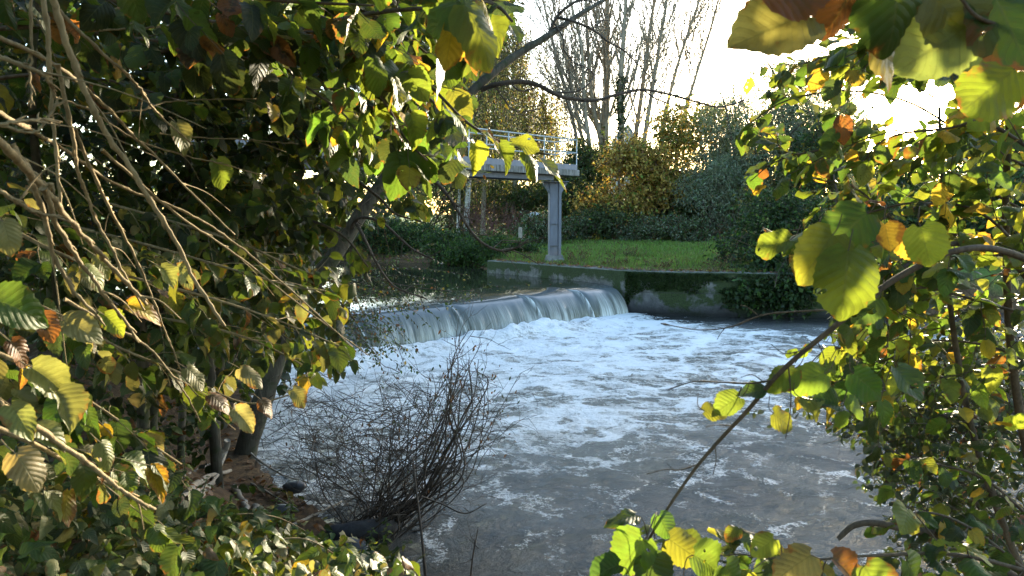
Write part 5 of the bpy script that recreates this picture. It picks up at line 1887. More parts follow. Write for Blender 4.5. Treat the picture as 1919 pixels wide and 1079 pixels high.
def on_bank(px, py, dz=0.0, d0=2.0, d1=13):
    for d in np.arange(d0, d1, .04):
        p = P(px, py, d)
        if p[2] <= max(gz1(p[0], p[1]), 0.0) + dz:
            return p
    return P(px, py, d1)


def ground_cover():
    rng = np.random.default_rng(401)
    f = Foliage('nettle', 402, {'g': 3.4, 'p': 1.8, 'yg': 1.2, 'd': 2.0, 'b': .3, 'y': .12}, [STICKS], fold=.3, curl=.35)
    f.tint = .85
    n = 0
    while n < 5200:
        px, py = rng.uniform(-250, 800), rng.uniform(820, 1350)
        lim = np.interp(px, [-250, 150, 350, 500, 620, 720, 800], [760, 830, 890, 950, 1000, 1040, 1075])
        if py < lim + rng.uniform(-25, 60):
            continue
        z = rng.uniform(0.0, 1.0)
        d0 = rng.uniform(1.6, 6.2)
        p = P(px, py, d0)
        gz = gz1(p[0], p[1])
        hgt = p[2] - gz
        if hgt < 0.0 or hgt > 0.42 * (1 if px < 500 else .7) * (.35 + 1.5 * max(0, .45 + float(fbm(np.array(p[0] * 2.2), np.array(p[1] * 2.2), 3, 19)) * 1.6)) or gz < -.02:
            continue
        if float(fbm(np.array(p[0] * 1.7), np.array(p[1] * 1.7), 3, 29)) < -.17:
            continue
        n += 1
        L = rng.choice([.03, .04, .055, .07, .085, .105]) * rng.uniform(.8, 1.2)
        f.leaf(p, [rng.normal(.25, .7), rng.normal(-.3, .7), rng.normal(-.45, .3)], [rng.normal(.2, .4), rng.normal(-.15, .4), 1], L, L * .68)
    f.build('ground_cover', M['ivy'], None, lods=((0, 2.4), (1, 5.0), (2, 14), (3, 1e9)))
    o = bpy.data.objects['ground_cover']
    tag(o, 'low tangle of nettle, bramble and ivy leaves covering the left bank', 'undergrowth', kind='stuff')
    # arching bramble stems through it
    for k, (pl, lab) in enumerate([
        ([(-40, 900), (120, 905), (260, 950), (380, 1030)], 'long bramble stem arching over the ground leaves in the bottom left'),
        ([(60, 1090), (150, 960), (300, 925), (430, 970)], 'bramble stem rising from the bottom edge among nettle leaves'),
        ([(240, 1100), (360, 985), (500, 965), (600, 1010)], 'bramble stem trailing toward the water below the fallen branches'),
        ([(420, 1110), (480, 1030), (570, 1010), (660, 1060)], 'short bramble stem near the bottom edge left of the black log'),
    ]):
        t = thing('arching_bramble', lab, 'bramble', 'bramble stems over the ground cover')
        g = np.random.default_rng(460 + k)
        f2 = Foliage('nettle', 470 + k, {'g': 2, 'yg': 1.5, 'p': 1.5, 'b': .5}, fold=.3, curl=.4)
        pts = np.array([on_bank(x, y, .16 + .1 * (i in (1, 2)), 1.5) for i, (x, y) in enumerate(pl)])
        mb = MB()
        c = catmull(pts, 40)
        tube(mb, c, np.linspace(.005, .0025, 40), 6, rough=.05, rng=g)
        for i in range(3, 39, 3):
            a = nrm(g.normal(0, 1, 3) * np.array([1, 1, .3]) + np.array([0, 0, .35]))
            for q in (-1, 0, 1):
                td = nrm(a + np.cross(a, UP) * q * .8 - np.array([0, 0, .3]))
                f2.leaf(c[i] + a * .03, td, [g.normal(0, .3), g.normal(0, .3), 1], .06 * g.uniform(.7, 1.1), .04)
        mb.build('stem', M['whip'], t)
        f2.build('leaves', M['ivy'], t, lods=((0, 3.0), (1, 9), (2, 1e9)))
    # dark ivy further up the bank and litter
    f = Foliage('ivy', 404, {'d': 2, 'g': 2, 'p': .3, 'b': .5}, [STICKS])
    for k in range(5200):
        px, py = rng.uniform(-200, 560), rng.uniform(560, 930)
        d = rng.uniform(3.5, 13)
        p = P(px, py, d)
        gz = gz1(p[0], p[1])
        if not (0 <= p[2] - gz < 0.3) or gz < 0.02:
            continue
        L = rng.uniform(.04, .08)
        f.leaf(p, [rng.normal(.25, .7), rng.normal(-.5, .7), rng.normal(-.45, .3)], [rng.normal(0, .5), rng.normal(-.4, .4), .8], L, L * .85)
    f.build('ivy_carpet', M['ivy'], None, lods=((1, 4.0), (2, 14), (3, 1e9)))
    tag(bpy.data.objects['ivy_carpet'], 'dark ivy carpet on the shaded bank under the hazels', 'ivy', kind='stuff')
    f = Foliage('hazel', 406, {'b': 3, 'y': .4}, fold=.3, curl=.4)
    for k in range(1800):
        x, y = rng.uniform(-6, 0.5), rng.uniform(2.6, 11)
        gz = gz1(x, y)
        if gz < 0.05:
            continue
        f.leaf((x, y, gz + .015), [rng.normal(), rng.normal(), .1], [rng.normal(0, .3), rng.normal(0, .3), 1], .065, .055)
    for k in range(420):
        i = rng.integers(0, len(WALL) - 2)
        a, b = np.array(WALL[i]), np.array(WALL[i + 1])
        q = a + (b - a) * rng.uniform()
        nn = nrm(np.array([-(b - a)[1], (b - a)[0]]))
        q = q + nn * rng.uniform(.03, .5) ** .8
        f.leaf((q[0], q[1], 1.235), [rng.normal(), rng.normal(), .1], [rng.normal(0, .3), rng.normal(0, .3), 1], .09, .07)
    f.build('leaf_litter', M['leaf_dark'], None, lods=((1, 4.5), (2, 1e9)))
    tag(bpy.data.objects['leaf_litter'], 'brown fallen leaves lying on the left bank and along the river wall top', 'fallen leaves', kind='stuff')
    # young upright plants
    labs = ['nettle plant at the bottom edge beside the black log', 'leafy young nettle at the bank edge under the dead shrub', 'bramble sprout with three broad leaves on the bank', 'sunlit nettle in the bottom left corner', 'nettle with pale leaves left of the fallen sticks', 'small green nettle near the water below the log', 'nettle among pale leaves at the bottom edge', 'tallest nettle in front of the fallen sticks']
    for k, (px, py, h) in enumerate([(690, 1050, .3), (735, 1000, .32), (520, 985, .28), (80, 1010, .35), (200, 935, .3), (640, 1060, .25), (390, 1040, .3), (330, 930, .34)]):
        # march down the sight line to the bank
        for d in np.arange(1.8, 7, .05):
            p = P(px, py, d)
            gz = gz1(p[0], p[1])
            if p[2] <= gz:
                break
        t = thing('nettle', labs[k], 'plant', 'young plants on the near bank')
        g = np.random.default_rng(430 + k)
        mb = MB()
        f = Foliage('nettle', 440 + k, {'g': 3, 'yg': 1.5, 'p': .6})
        for j in range(4):
            b = np.array([p[0] + g.normal(0, .05), p[1] + g.normal(0, .05), gz - .02])
            e = b + np.array([g.normal(0, .1), g.normal(0, .1), h * g.uniform(.6, 1.1)])
            c = catmull([b, (b + e) / 2 + g.normal(0, .02, 3), e], 10)
            tube(mb, c, np.linspace(.004, .002, 10), 5)
            for i in range(2, 10):
                a = i * 1.571 + g.normal(0, .2)
                for s_ in (0, math.pi):
                    dr = np.array([math.cos(a + s_), math.sin(a + s_), -.25 + .08 * (i - 5)])
                    L = .075 * (1.1 - .07 * i)
                    f.leaf(c[i] + dr * .012, dr, [g.normal(0, .2), g.normal(0, .2), 1], L, L * .6)
        mb.build('stem', M['greenstem'], t)
        f.build('leaves', M['ivy'], t, lods=((0, 3.2), (1, 9), (2, 1e9)))


M['greenstem'] = flat_mat('green_stem', (0.06, 0.09, 0.025), (0.10, 0.12, 0.04), 30, 0.6)


def dead_wood():
    rng = np.random.default_rng(501)
    rows = [
        ([(428, 825), (412, 858), (402, 890)], .035, 'pale crooked dead branch leaning upright beside the leaning trunk base', .35),
        ([(352, 925), (385, 895), (432, 882)], .03, 'pale dead branch lying across the bank left of the trunk base', .1),
        ([(372, 930), (400, 900), (428, 838)], .022, 'thin pale stick propped against the crooked branch', .1),
        ([(330, 900), (370, 880), (412, 862)], .014, 'thin stick lying high on the bank behind the pale branches', .08),
        ([(300, 955), (350, 930), (400, 905)], .026, 'grey dead branch half sunk in leaf litter above the nettles', .06),
        ([(470, 905), (515, 930), (560, 958)], .012, 'slender dead stick pointing to the water below the trunk', .06),
        ([(440, 915), (455, 940), (468, 965)], .03, 'short broken stub of wood upright in the nettles', .12),
        ([(480, 952), (485, 975), (492, 1000)], .035, 'dark stub of wood sticking from the bank edge', .12),
        ([(545, 985), (590, 965), (640, 940)], .016, 'pale stick with broken end lying by the dark wet stones', .08),
        ([(470, 850), (520, 885), (580, 905)], .012, 'long brown twig trailing from the trunk base into the water', .08),
    ]
    for pl, r, lab, dz in rows:
        pts = np.array([on_bank(x, y, .03) for x, y in pl])
        if dz > .2:
            d = pts[-1][1]
            pts = np.array([P(x, y, d) for x, y in pl])
        c = catmull(pts, 16) + rng.normal(0, r * .2, (16, 3))
        mb = MB()
        tube(mb, c, np.linspace(r, r * .6, 16), 8, rough=.07, rng=rng)
        tag(mb.build('dead_branch', M['deadwood']), lab, 'dead branch', 'dead branches on the near bank')
    # black half sunken log
    pts = np.array([PZ(612, 1003, .10), PZ(650, 998, .13), PZ(700, 990, .13), PZ(735, 984, .08)])
    mb = MB()
    tube(mb, catmull(pts, 16), np.interp(np.linspace(0, 1, 16), [0, .1, .9, 1], [.06, .085, .08, .06]), 12, rough=.03, rng=rng)
    tag(mb.build('black_log', M['wetwood']), 'black waterlogged log at the water edge beneath the dead shrub', 'log')


def dead_shrub():
    t = thing('dead_shrub', 'tangled leafless shrub leaning over the water in front of the weir', 'shrub')
    rng = np.random.default_rng(601)
    base = PZ(690, 985, 0.05)
    tgt = [(868, 640, 6.4), (905, 690, 6.3), (940, 735, 6.2), (850, 720, 6.6), (820, 730, 6.4), (800, 760, 6.0), (760, 770, 6.6), (890, 760, 6.0), (860, 800, 6.0), (700, 790, 6.8), (640, 740, 7.2), (600, 800, 7.0), (580, 760, 7.4), (880, 720, 6.4), (700, 800, 6.2), (760, 780, 6.0), (820, 740, 6.2), (862, 690, 6.5), (580, 830, 6.8), (545, 780, 7.4), (520, 860, 7.0), (905, 720, 6.3), (835, 850, 5.9), (660, 860, 6.3)]
    for k in range(46):
        a = tgt[k % len(tgt)]
        mb = MB()
        e = P(a[0] + rng.normal(0, 16), a[1] + rng.normal(0, 16), a[2] + rng.normal(0, .15))
        b = base + np.array([rng.normal(0.02, .16), rng.normal(0, .2), -.08])
        m = b * .55 + e * .45 + np.array([rng.normal(.16, .16), rng.normal(0, .16), rng.normal(-.05, .14)])
        r = rng.uniform(.0045, .011)
        c = catmull([b, b * .7 + m * .3 + rng.normal(0, .09, 3), m, e * .6 + m * .4 + rng.normal(0, .10, 3), e + rng.normal(0, .06, 3)], 24)
        tube(mb, c, np.linspace(r, .0022, 24), 6, rough=.05, rng=rng)
        for j in range(8):
            i = rng.integers(7, 23)
            td = nrm(c[i] - c[i - 1])
            a_ = rng.normal(0, 1, 3)
            a_ = nrm(a_ - td * (a_ @ td))
            limb(mb, c[i], td * .7 + a_ * .8, rng.uniform(.12, .5), .0034, rng, 1, 4, -.02, .2, 3, .8, .5, .0018)
        mb.build('stem', M['deadtwig'], t)
    for k in range(12):
        e = P(rng.uniform(840, 905), rng.uniform(635, 730), rng.uniform(6.1, 6.5))
        b = base + np.array([rng.normal(.1, .1), rng.normal(0, .12), -.06])
        q = P(rng.uniform(810, 880), rng.uniform(800, 870), 6.1)
        c = catmull([b, b * .5 + q * .5 + np.array([.05, 0, -.08]), q + rng.normal(0, .07, 3), q * .4 + e * .6 + rng.normal(0, .09, 3), e + rng.normal(0, .1, 3)], 26)
        mb = MB()
        tube(mb, c, np.linspace(rng.uniform(.008, .015), .0025, 26), 6, rough=.05, rng=rng)
        for j in range(7):
            i = rng.integers(8, 25)
            limb(mb, c[i], nrm(c[i] - c[i - 1]) + rng.normal(0, .7, 3), rng.uniform(.1, .35), .003, rng, 1, 4, -.02, .2, 3, .8, .5, .0016)
        mb.build('stem', M['deadtwig'], t)
    # fine horizontal tangle to the left
    mb = MB()
    for k in range(270):
        px, py = (rng.uniform(490, 860), rng.uniform(700, 970)) if k % 3 == 0 else (rng.normal(700, 75), rng.normal(870, 62))
        p = P(px, py, rng.uniform(6.0, 7.4))
        if p[2] < 0.03:
            continue
        d = np.array([rng.normal(0, 1), rng.normal(0, .6), rng.normal(0.1, .45)])
        limb(mb, p, d, rng.uniform(.25, .8), .0042, rng, 1, 4, 0.0, .2, 3, .8, .5, .0018)
    mb.build('tangle', M['deadtwig'], t)
    f = Foliage('oval', 603, {'b': 3, 'd': 1.5, 'olive': 1})
    for k in range(330):
        a = tgt[rng.integers(0, len(tgt))]
        p = P(a[0] + rng.normal(0, 35), a[1] + rng.normal(15, 35), a[2] + rng.normal(0, .2))
        f.leaf(p, [rng.normal(0, .5), rng.normal(0, .5), -.9], rng.normal(0, 1, 3), rng.uniform(.02, .045), .016)
    f.build('withered_leaves', M['leaf_dark'], t, lods=((2, 1e9),))
    # the tall single stalks before it
    for pl, r, lab in [([(800, 1110, 5.2), (790, 1000, 5.3), (778, 900, 5.5), (774, 860, 5.6)], .012, 'straight brown stalk rising from the bottom edge in front of the dead shrub'), ([(880, 1110, 4.9), (885, 1050, 4.9), (896, 990, 4.9)], .007, 'thin pinkish weed stalk at the bottom edge over the water'), ([(790, 930, 5.6), (830, 945, 5.6), (872, 962, 5.5), (912, 943, 5.5)], .008, 'bare twig jutting right from the dead shrub over the foam flecks')]:
        mb = MB()
        c = catmull(pxline(pl), 20)
        tube(mb, c, np.linspace(r, r * .5, 20), 7, rough=.05, rng=rng)
        for j in range(5):
            i = rng.integers(6, 19)
            tube(mb, [c[i], c[i] + rng.normal(0, .03, 3), c[i] + rng.normal(0, .06, 3) + np.array([0, 0, .04])], [r * .4, r * .3, r * .15], 4)
        tag(mb.build('dead_stalk', M['deadtwig']), lab, 'stalk')


leaning_tree()
hazels_left()
trailing_bramble()
ground_cover()
dead_wood()
dead_shrub()


# ------------------------------------------------------------------ shrubs on the right
def overhead():  # canopy out of view, added to dim the skylight on the left bank
    rng = np.random.default_rng(801)
    t = thing('hazel_shrub', 'tall old hazel arching over the path at the very top left', 'shrub', 'hazels on the near bank')
    f = Foliage('hazel', 802, {'g': 3, 'd': 2, 'yg': 1})
    mb = MB()
    for b, e in [((-4.5, -1.5), (0.5, 3.0)), ((-5, 2), (-0.5, 5.5)), ((-2.5, -3), (1.5, 0.5)), ((-6, 4.5), (-2.5, 8.5)), ((-5.5, 0), (-1.5, 2.0))]:
        z = gz1(*b)
        pts = [np.array([b[0], b[1], z]), np.array([b[0] * .85 + e[0] * .15, b[1] * .85 + e[1] * .15, 3.4]), np.array([(b[0] + e[0]) / 2, (b[1] + e[1]) / 2, 5.6]), np.array([e[0], e[1], 6.2])]
        tube(mb, catmull(pts, 20), np.linspace(.07, .015, 20), 7)
    for k in range(9000):
        x, y = rng.uniform(-8, 1.5), rng.uniform(-5, 9.5)
        z = 5.2 + 0.35 * fbm(np.array(x * .5), np.array(y * .5), 3, 3) * 6 + rng.uniform(0, 1.8)
        if x + .55 * y > 3.6 or z < 2.8 + max(y, 0.1) * 0.45:
            continue
        f.leaf((x, y, z), rng.normal(0, 1, 3) + np.array([0, 0, -.4]), rng.normal(0, .5, 3) + UP, .17, .15)
    mb.build('stems', M['bark'], t)
    f2 = MB()
    R = np.array(f.rows)
    c, age = colours(len(R), f.mix, rng)
    put_leaves(f2, R[:, :3], R[:, 3:6], R[:, 6:9], R[:, 9], R[:, 10], c, 'hazel', 2, rng, .2, .3, age)
    f2.build('leaves', M['leaf_dark'], t)


overhead()


def thicket():  # trees out of view, added to cut skylight from the left and behind
    labs = ['tall leafy tree on the left bank upstream beyond the hazels', 'tall leafy tree at the far left behind the hazel thicket', 'tall leafy tree on the left bank level with the trunk', 'leafy tree standing behind the path on the left', 'leafy tree standing behind the path', 'leafy tree standing behind the path on the right']
    for k, (x, y, r, h, lab) in enumerate([(-11, 13.5, 3.0, 10, labs[0]), (-10.5, 8.5, 3.0, 11, labs[1]), (-9.5, 3.5, 3.0, 11, labs[2]), (-6, -4, 3.2, 11, labs[3]), (0, -6, 3.4, 11, labs[4]), (6.5, -4.5, 3.2, 10, labs[5])]):
        g = np.random.default_rng(840 + k)
        t = thing('bank_tree', lab, 'tree', 'trees behind the near bank')
        z = gz1(x, y)
        mb = MB()
        tube(mb, catmull([(x, y, z - .1), (x + .1, y, z + h * .4), (x - .1, y + .2, z + h * .85)], 14), np.linspace(.22, .05, 14), 9, rough=.03, rng=g)
        for q in range(9):
            a = g.uniform(0, 6.283)
            limb(mb, (x, y, z + h * g.uniform(.2, .7)), (math.cos(a), math.sin(a), .5), r * 1.0, .07, g, 1, 6)
        mb.build('trunk', M['bark'], t)
        n = 5200
        cl = np.array([[x, y, z + h * .5]]) + nrm(g.normal(0, 1, (26, 3))) * np.array([r * .8, r * .8, h * .42]) * g.uniform(.2, 1, (26, 1))
        p = cl[g.integers(0, 26, n)] + nrm(g.normal(0, 1, (n, 3))) * 1.35 * g.uniform(.2, 1, (n, 1)) ** .5
        c, age = colours(n, {'d': 3, 'm': 2, 'g': 1}, g)
        f2 = MB()
        put_leaves(f2, p, g.normal(0, 1, (n, 3)) + np.array([0, 0, -.5]), g.normal(0, .8, (n, 3)) + UP, g.uniform(.2, .34, n), g.uniform(.16, .26, n), c, 'oval', 3, g, .2, .3, age)
        f2.build('crown', M['leaf_far'], t)


thicket()


def floating_leaves():
    rng = np.random.default_rng(811)
    f = Foliage('oval', 812, {'b': 2, 'y': 1.5, 'yg': .6}, fold=.1, curl=.1)
    for k in range(90):
        l, s_ = rng.uniform(2, WLEN - .5), -0.95 - abs(rng.normal(0, .8)) if k % 2 else -rng.uniform(1, 7)
        q = W0 + WU * l + WN * s_
        if segdist(np.array([q[0]]), np.array([q[1]]), WALL)[0] < .3 or not inpoly(np.array([q[0]]), np.array([q[1]]), WATER)[0]:
            continue
        f.leaf((q[0], q[1], ZUP + .006), [rng.normal(), rng.normal(), 0], [rng.normal(0, .1), rng.normal(0, .1), 1], .09, .06)
    o = f.build('floating_leaves', M['leaf_far'], None, lods=((2, 1e9),))
    tag(o, 'fallen yellow and brown leaves drifting on dark water above the weir', 'fallen leaves', kind='stuff')


floating_leaves()


def right_side():
    # --- hazel with boughs entering from the right
    t = thing('hazel_shrub', 'sunlit hazel with yellow green leaves entering from the right edge below the sun', 'shrub')
    rng = np.random.default_rng(701)
    f = Foliage('hazel', 702, {'yg': 3.6, 'g': 2.8, 'y': .7, 'b': .14, 'd': .5}, [OPEN_R, SUN_GAP], fold=.2, curl=.3)
    mb = MB()
    stems = [
        ([(2050, 1300, 3.2), (1960, 1000, 3.1), (1900, 700, 3.0), (1885, 400, 2.9), (1890, 150, 2.8), (1850, -100, 2.7)], .022, .008),
        ([(2010, 1300, 2.9), (1850, 900, 2.8), (1790, 640, 2.8), (1770, 420, 2.8), (1760, 200, 2.8)], .016, .005),
        ([(2000, 620, 2.9), (1880, 470, 2.7), (1800, 455, 2.6), (1720, 480, 2.5), (1660, 540, 2.4)], .014, .007),
    ]
    for pl, r0, r1 in stems:
        f.bough(pxline(pl), r0, r1, 0.42, 0.085, every=0.15, wood=mb, n=5)
    for pl, d0, d1 in [
        ([(1960, 330), (1820, 260), (1700, 190), (1580, 170), (1470, 190), (1400, 235)], 3.0, 3.3),
        ([(1960, 420), (1800, 330), (1680, 300), (1560, 280), (1460, 300), (1405, 340)], 2.9, 3.1),
        ([(1960, 130), (1820, 130), (1700, 130), (1590, 100), (1500, 120), (1420, 120)], 2.8, 3.2),
        ([(1960, 520), (1840, 400), (1720, 380), (1620, 400), (1520, 425), (1430, 440)], 2.6, 2.9),
        ([(1960, 300), (1850, 230), (1780, 240), (1660, 260), (1600, 330)], 2.2, 2.4),
        ([(1960, 600), (1820, 560), (1720, 540), (1650, 590), (1590, 640)], 2.7, 2.9),
        ([(1960, 40), (1860, 60), (1760, 80), (1660, 60), (1600, 40)], 2.2, 2.4),
        ([(1960, 700), (1860, 650), (1740, 640), (1640, 680), (1560, 650), (1500, 700)], 2.9, 3.2),
        ([(1800, 440), (1700, 430), (1600, 350), (1520, 330), (1440, 250)], 2.8, 3.3),
    ]:
        f.bough(pxline(pl, d0, d1), .006, .002, 0.30, 0.075, every=0.075, wood=mb, n=5, down=.5)
    poly = [(1640, -40), (1960, -40), (1960, 720), (1600, 680), (1560, 480), (1640, 380), (1600, 250)]
    fill(f, poly, 120, 2.3, 4.0, 0.35, 0.08, (-.6, 0, -.2), rng, n=5)
    mb.build('stems', M['twig'], t)
    f.build('leaves', M['leaf'], t, 'twigs', M['twig'], lods=((0, 3.0), (1, 5.5), (2, 1e9)))

    # --- big leaves close overhead
    t = thing('hazel_bough', 'close hazel bough with very large pale green leaves at the top right', 'branch')
    f = Foliage('hazel', 712, {'p': 1, 'yg': 2, 'g': .5}, fold=.1, curl=.15)
    big = [(1512, 28, .95, -.95, -.35, .105, 'p'), (1440, -20, .92, .9, .1, .09, 'b'), (1600, -30, .95, -.3, -.9, .07, 'b'), (1640, 20, 1.0, .5, -.8, .115, 'p'), (1830, 40, 1.0, -.8, -.5, .12, 'p'), (1740, -30, 1.0, .6, -.75, .10, 'p'), (1860, -20, 1.0, .3, -.9, .12, 'g'), (1680, -50, .95, .2, -.95, .10, 'g'), (1900, 130, 1.1, -.7, -.6, .10, 'yg'), (1560, -20, 1.0, .1, -.9, .05, 'yg')]
    rows = []
    g = np.random.default_rng(713)
    mb = MB()
    MBL = MB()
    for px, py, d, tx, tz, L, k in big:
        p = P(px, py, d)
        c, age = colours(1, {k: 1}, g)
        put_leaves(MBL, [p], [[tx, g.normal(0, .12), tz]], [[g.normal(0, .25), -1, .35]], [L], [L * .92], c, 'hazel', 0, g, .12, .15, age)
        tube(mb, catmull([p, p + np.array([-tx * .02, 0, .02]), p + np.array([-tx * .03 + .01, .01, .06])], 6), [.0012] * 6, 5)
    for pl in [[(1990, 20), (1850, -10), (1700, -40), (1560, -50), (1400, -60)], [(1990, 120), (1900, 60), (1830, 30), (1790, -20)]]:
        tube(mb, catmull(pxline(pl, 1.02, .96), 24), np.linspace(.004, .002, 24), 7)
    mb.build('twigs', M['twig'], t)
    MBL.build('leaves', M['leaf'], t)

    # --- large hanging leaves by the long bare shoot
    t = thing('hazel_shoot', 'long dark bare shoot slanting across the water with large leaves at its upper end', 'branch')
    MBL, mb = MB(), MB()
    main = pxline([(1178, 1085, 1.7), (1205, 1030, 1.68), (1245, 962, 1.65), (1300, 882, 1.6), (1348, 825, 1.57), (1400, 770, 1.54), (1455, 705, 1.5), (1510, 655, 1.47), (1560, 615, 1.45), (1625, 560, 1.45), (1700, 510, 1.45), (1790, 470, 1.45), (1880, 470, 1.5), (2000, 520, 1.6)])
    c = catmull(main, 90)
    tube(mb, c, np.linspace(.0026, .0075, 90), 8, rough=.03, rng=g)
    for pl, r in [
        ([(1452, 712, 1.5), (1405, 718, 1.5), (1350, 716, 1.49), (1300, 715, 1.48), (1252, 730, 1.48)], .0022),
        ([(1430, 715, 1.5), (1410, 702, 1.5), (1388, 707, 1.5)], .0013),
        ([(1308, 870, 1.6), (1275, 880, 1.58), (1245, 880, 1.58), (1212, 888, 1.58)], .0018),
        ([(1262, 880, 1.58), (1250, 868, 1.58)], .001),
        ([(1372, 798, 1.55), (1345, 796, 1.55), (1322, 800, 1.55)], .0016),
        ([(1340, 835, 1.57), (1342, 862, 1.56), (1336, 890, 1.56)], .0014),
        ([(1478, 690, 1.5), (1482, 740, 1.48), (1480, 780, 1.47), (1472, 822, 1.47)], .0016),
        ([(1532, 640, 1.46), (1505, 655, 1.45), (1470, 662, 1.45), (1445, 645, 1.45)], .0014),
        ([(1532, 640, 1.46), (1542, 662, 1.45), (1546, 685, 1.45)], .0013),
        ([(1390, 725, 1.5), (1378, 755, 1.5), (1366, 772, 1.5)], .0012),
        ([(1560, 580, 1.7), (1500, 583, 1.7), (1430, 590, 1.7), (1370, 612, 1.7), (1310, 618, 1.7), (1238, 606, 1.7)], .0024),
        ([(1360, 613, 1.7), (1350, 625, 1.7), (1344, 636, 1.7)], .0011),
        ([(1420, 590, 1.7), (1400, 575, 1.7), (1388, 572, 1.7)], .0011),
    ]:
        q = catmull(pxline(pl), 7 * len(pl))
        rr = np.linspace(r, r * .5, len(q)) * (1 + .5 * (np.arange(len(q)) % 9 == 4))
        rr[-2] *= 1.6
        tube(mb, q, rr, 6, rough=.04, rng=g)
    lv = [(1590, 470, 1.2, -.12, -1, .115, 'yg', -.1), (1560, 440, 1.25, -.55, -.8, .10, 'yg', .2), (1625, 400, 1.25, -.75, -.55, .095, 'g', .3), (1658, 420, 1.3, .1, -.9, .05, 'y', 0), (1690, 440, 1.35, .6, -.6, .06, 'y', 0), (1725, 425, 1.25, .3, -.85, .075, 'yg', .2), (1480, 450, 1.7, -.95, -.25, .08, 'yg', .5), (1520, 435, 1.7, -.9, -.35, .08, 'yg', .6), (1500, 470, 1.7, -.2, -.9, .06, 'y', .3), (1640, 560, 1.35, -.6, -.75, .06, 'g', 0),
          (1545, 700, 1.5, -.9, -.25, .085, 'yg', .4), (1490, 690, 1.5, -.85, -.4, .07, 'yg', .5), (1385, 745, 1.5, -.9, -.35, .06, 'yg', .3), (1430, 730, 1.5, -.9, -.2, .055, 'g', .5), (1450, 775, 1.48, .7, -.5, .06, 'yg', .4), (1500, 745, 1.48, .9, -.2, .05, 'yg', .6), (1320, 770, 1.5, .95, .1, .05, 'yg', .5), (1570, 760, 1.5, -.8, .1, .06, 'g', .5), (1600, 700, 1.5, .6, -.5, .08, 'g', .3), (1680, 690, 1.5, .4, -.7, .08, 'g', .3)]
    for px, py, d, tx, tz, L, k, ny in lv:
        p = P(px, py, d)
        cc, age = colours(1, {k: 1}, g)
        put_leaves(MBL, [p], [[tx, g.normal(-.1, .15), tz]], [[g.normal(0, .25), -1 + ny, .25 + ny]], [L], [L * .9], cc, 'hazel', 0, g, .18, .2, age)
        tube(mb, catmull([p, p + np.array([-tx * .015, 0, .012]), p + np.array([-tx * .02 + .008, .01, .035])], 6), [.001] * 6, 5)
    mb.build('stem', M['twig'], t)
    MBL.build('leaves', M['leaf'], t)

    # --- small leaved hawthorn below
    t = thing('hawthorn', 'dark small leaved hawthorn between the river and the lower right edge', 'shrub')
    rng = np.random.default_rng(721)
    f = Foliage('oval', 722, {'g': 2.4, 'd': 4, 'yg': .2, 'b': .1, 'y': .06}, [OPEN_R])
    f.tint = .75
    mb = MB()
    for pl in [[(2010, 1350), (1900, 1050), (1850, 880), (1800, 760), (1770, 680)], [(2050, 1300), (1960, 950), (1930, 800), (1900, 700)], [(1950, 1350), (1840, 960), (1700, 830), (1640, 760), (1560, 700)], [(2000, 900), (1900, 830), (1800, 790), (1690, 760), (1620, 780)], [(1960, 820), (1840, 740), (1740, 700), (1640, 690)], [(1960, 760), (1860, 690), (1760, 650), (1660, 640), (1590, 680)], [(1980, 1000), (1880, 930), (1780, 890), (1680, 880), (1630, 850)]]:
        f.bough(pxline(pl, 4.2, 3.6), .014, .004, 0.5, 0.048, every=0.075, wood=mb, n=6, spacing=.034, aspect=.75, jit=.5)
    fill(f, [(1560, 640), (1960, 600), (1960, 1100), (1760, 1000), (1640, 880)], 430, 3.2, 5.2, .5, .046, (-.4, 0, 0), rng, spacing=.035, aspect=.75, jit=.5)
    mb.build('stems', M['twig'], t)
    f.build('leaves', M['leaf_dark'], t, 'twigs', M['twig'], lods=((1, 3.5), (2, 1e9)))

    # --- sprays along the bottom right
    t = thing('hazel_shrub', 'low hazel with green, yellow and rusty leaves along the bottom right edge', 'shrub')
    f = Foliage('hazel', 732, {'g': 3, 'yg': 1.5, 'y': .3, 'b': .3, 'd': 1.4}, [OPEN_R], fold=.2, curl=.3)
    mb = MB()
    for pl, d0, d1 in [
        ([(1700, 1250), (1560, 1080), (1440, 1020), (1350, 1010)], 2.0, 2.0),
        ([(1960, 1100), (1820, 990), (1720, 960), (1640, 1000)], 2.2, 2.2),
        ([(1960, 1000), (1850, 900), (1760, 870), (1680, 850)], 2.4, 2.4),
        ([(1960, 1080), (1800, 1040), (1650, 1040), (1500, 1050), (1400, 1040)], 1.8, 1.8),
        ([(1560, 1250), (1380, 1100), (1290, 1040), (1240, 1000)], 1.8, 1.75),
    ]:
        f.bough(pxline(pl, d0, d1), .006, .002, 0.2, 0.07, every=0.06, wood=mb, n=5)
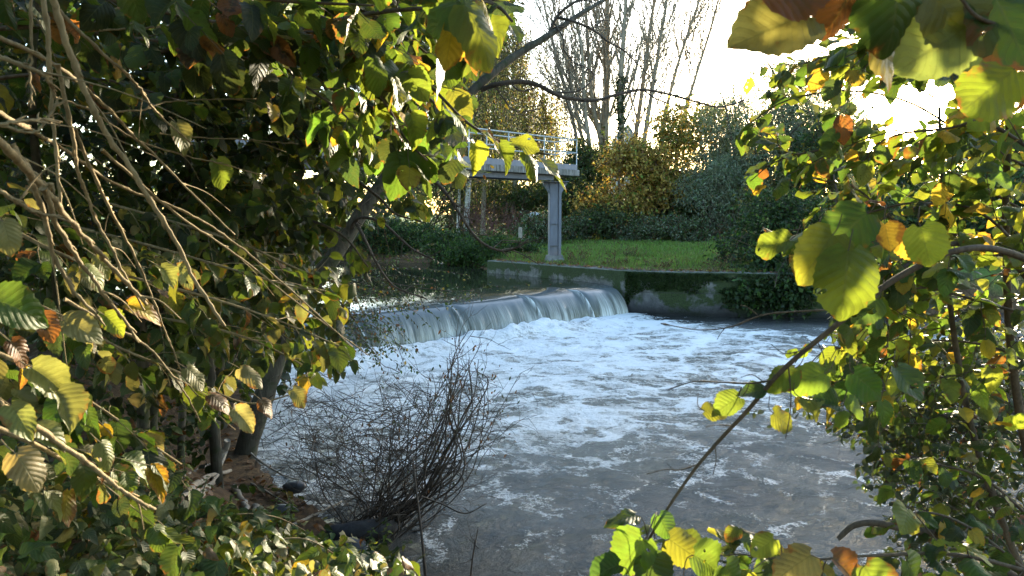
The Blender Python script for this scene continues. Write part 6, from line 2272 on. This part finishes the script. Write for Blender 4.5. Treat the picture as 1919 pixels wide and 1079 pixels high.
    # curved dark branch
    tube(mb, catmull(pxline([(1640, 1040, 2.2), (1570, 1010, 2.2), (1600, 985, 2.2), (1640, 980, 2.2), (1700, 992, 2.2), (1780, 1010, 2.2), (1900, 1080, 2.2)][1:]), 30), np.linspace(.008, .014, 30), 8, rough=.03, rng=g)
    mb.build('stems', M['twig'], t)
    f.build('leaves', M['leaf'], t, 'twigs', M['twig'], lods=((0, 3.0), (1, 1e9)))
    t = thing('hazel_bough', 'cluster of large lime green hazel leaves at the bottom edge over the water', 'branch')
    MBL, mb = MB(), MB()
    for px, py, d, tx, tz, L, k, ny in [(1205, 1010, 1.5, -.5, -.8, .11, 'yg', 0), (1190, 965, 1.6, -.9, -.05, .075, 'g', .9), (1235, 965, 1.6, .4, -.75, .06, 'g', .4), (1255, 1010, 1.55, .75, -.55, .085, 'yg', .1), (1220, 1040, 1.5, .2, -.95, .09, 'g', .1), (1160, 1060, 1.5, -.9, -.1, .07, 'g', .8), (1300, 1040, 1.5, .8, -.5, .09, 'yg', .2), (1360, 1060, 1.5, .5, -.8, .08, 'g', .2), (1520, 1040, 1.3, -.8, -.5, .085, 'p', .5), (1560, 1045, 1.3, .7, -.55, .08, 'b', .5), (1450, 1010, 1.5, -.7, -.5, .06, 'yg', .4), (1620, 1060, 1.3, .4, -.8, .09, 'yg', .3), (1700, 1050, 1.4, .4, -.8, .09, 'g', .3), (1760, 1080, 1.3, .3, -.8, .07, 'yg', .3)]:
        p = P(px, py, d)
        cc, age = colours(1, {k: 1}, g)
        put_leaves(MBL, [p], [[tx, g.normal(-.1, .15), tz]], [[g.normal(0, .25), -1 + ny, .3 + ny]], [L], [L * .92], cc, 'hazel', 0, g, .15, .2, age)
        tube(mb, catmull([p, p + np.array([-tx * .02, 0, -.01]), p + np.array([-tx * .03 + .005, .01, -.06])], 6), [.0012] * 6, 5)
    tube(mb, catmull(pxline([(1240, 1200, 1.5), (1200, 1050, 1.52), (1215, 1000, 1.55), (1230, 960, 1.6)]), 14), np.linspace(.003, .0015, 14), 6)
    mb.build('twigs', M['twig'], t)
    MBL.build('leaves', M['leaf'], t)


right_side()
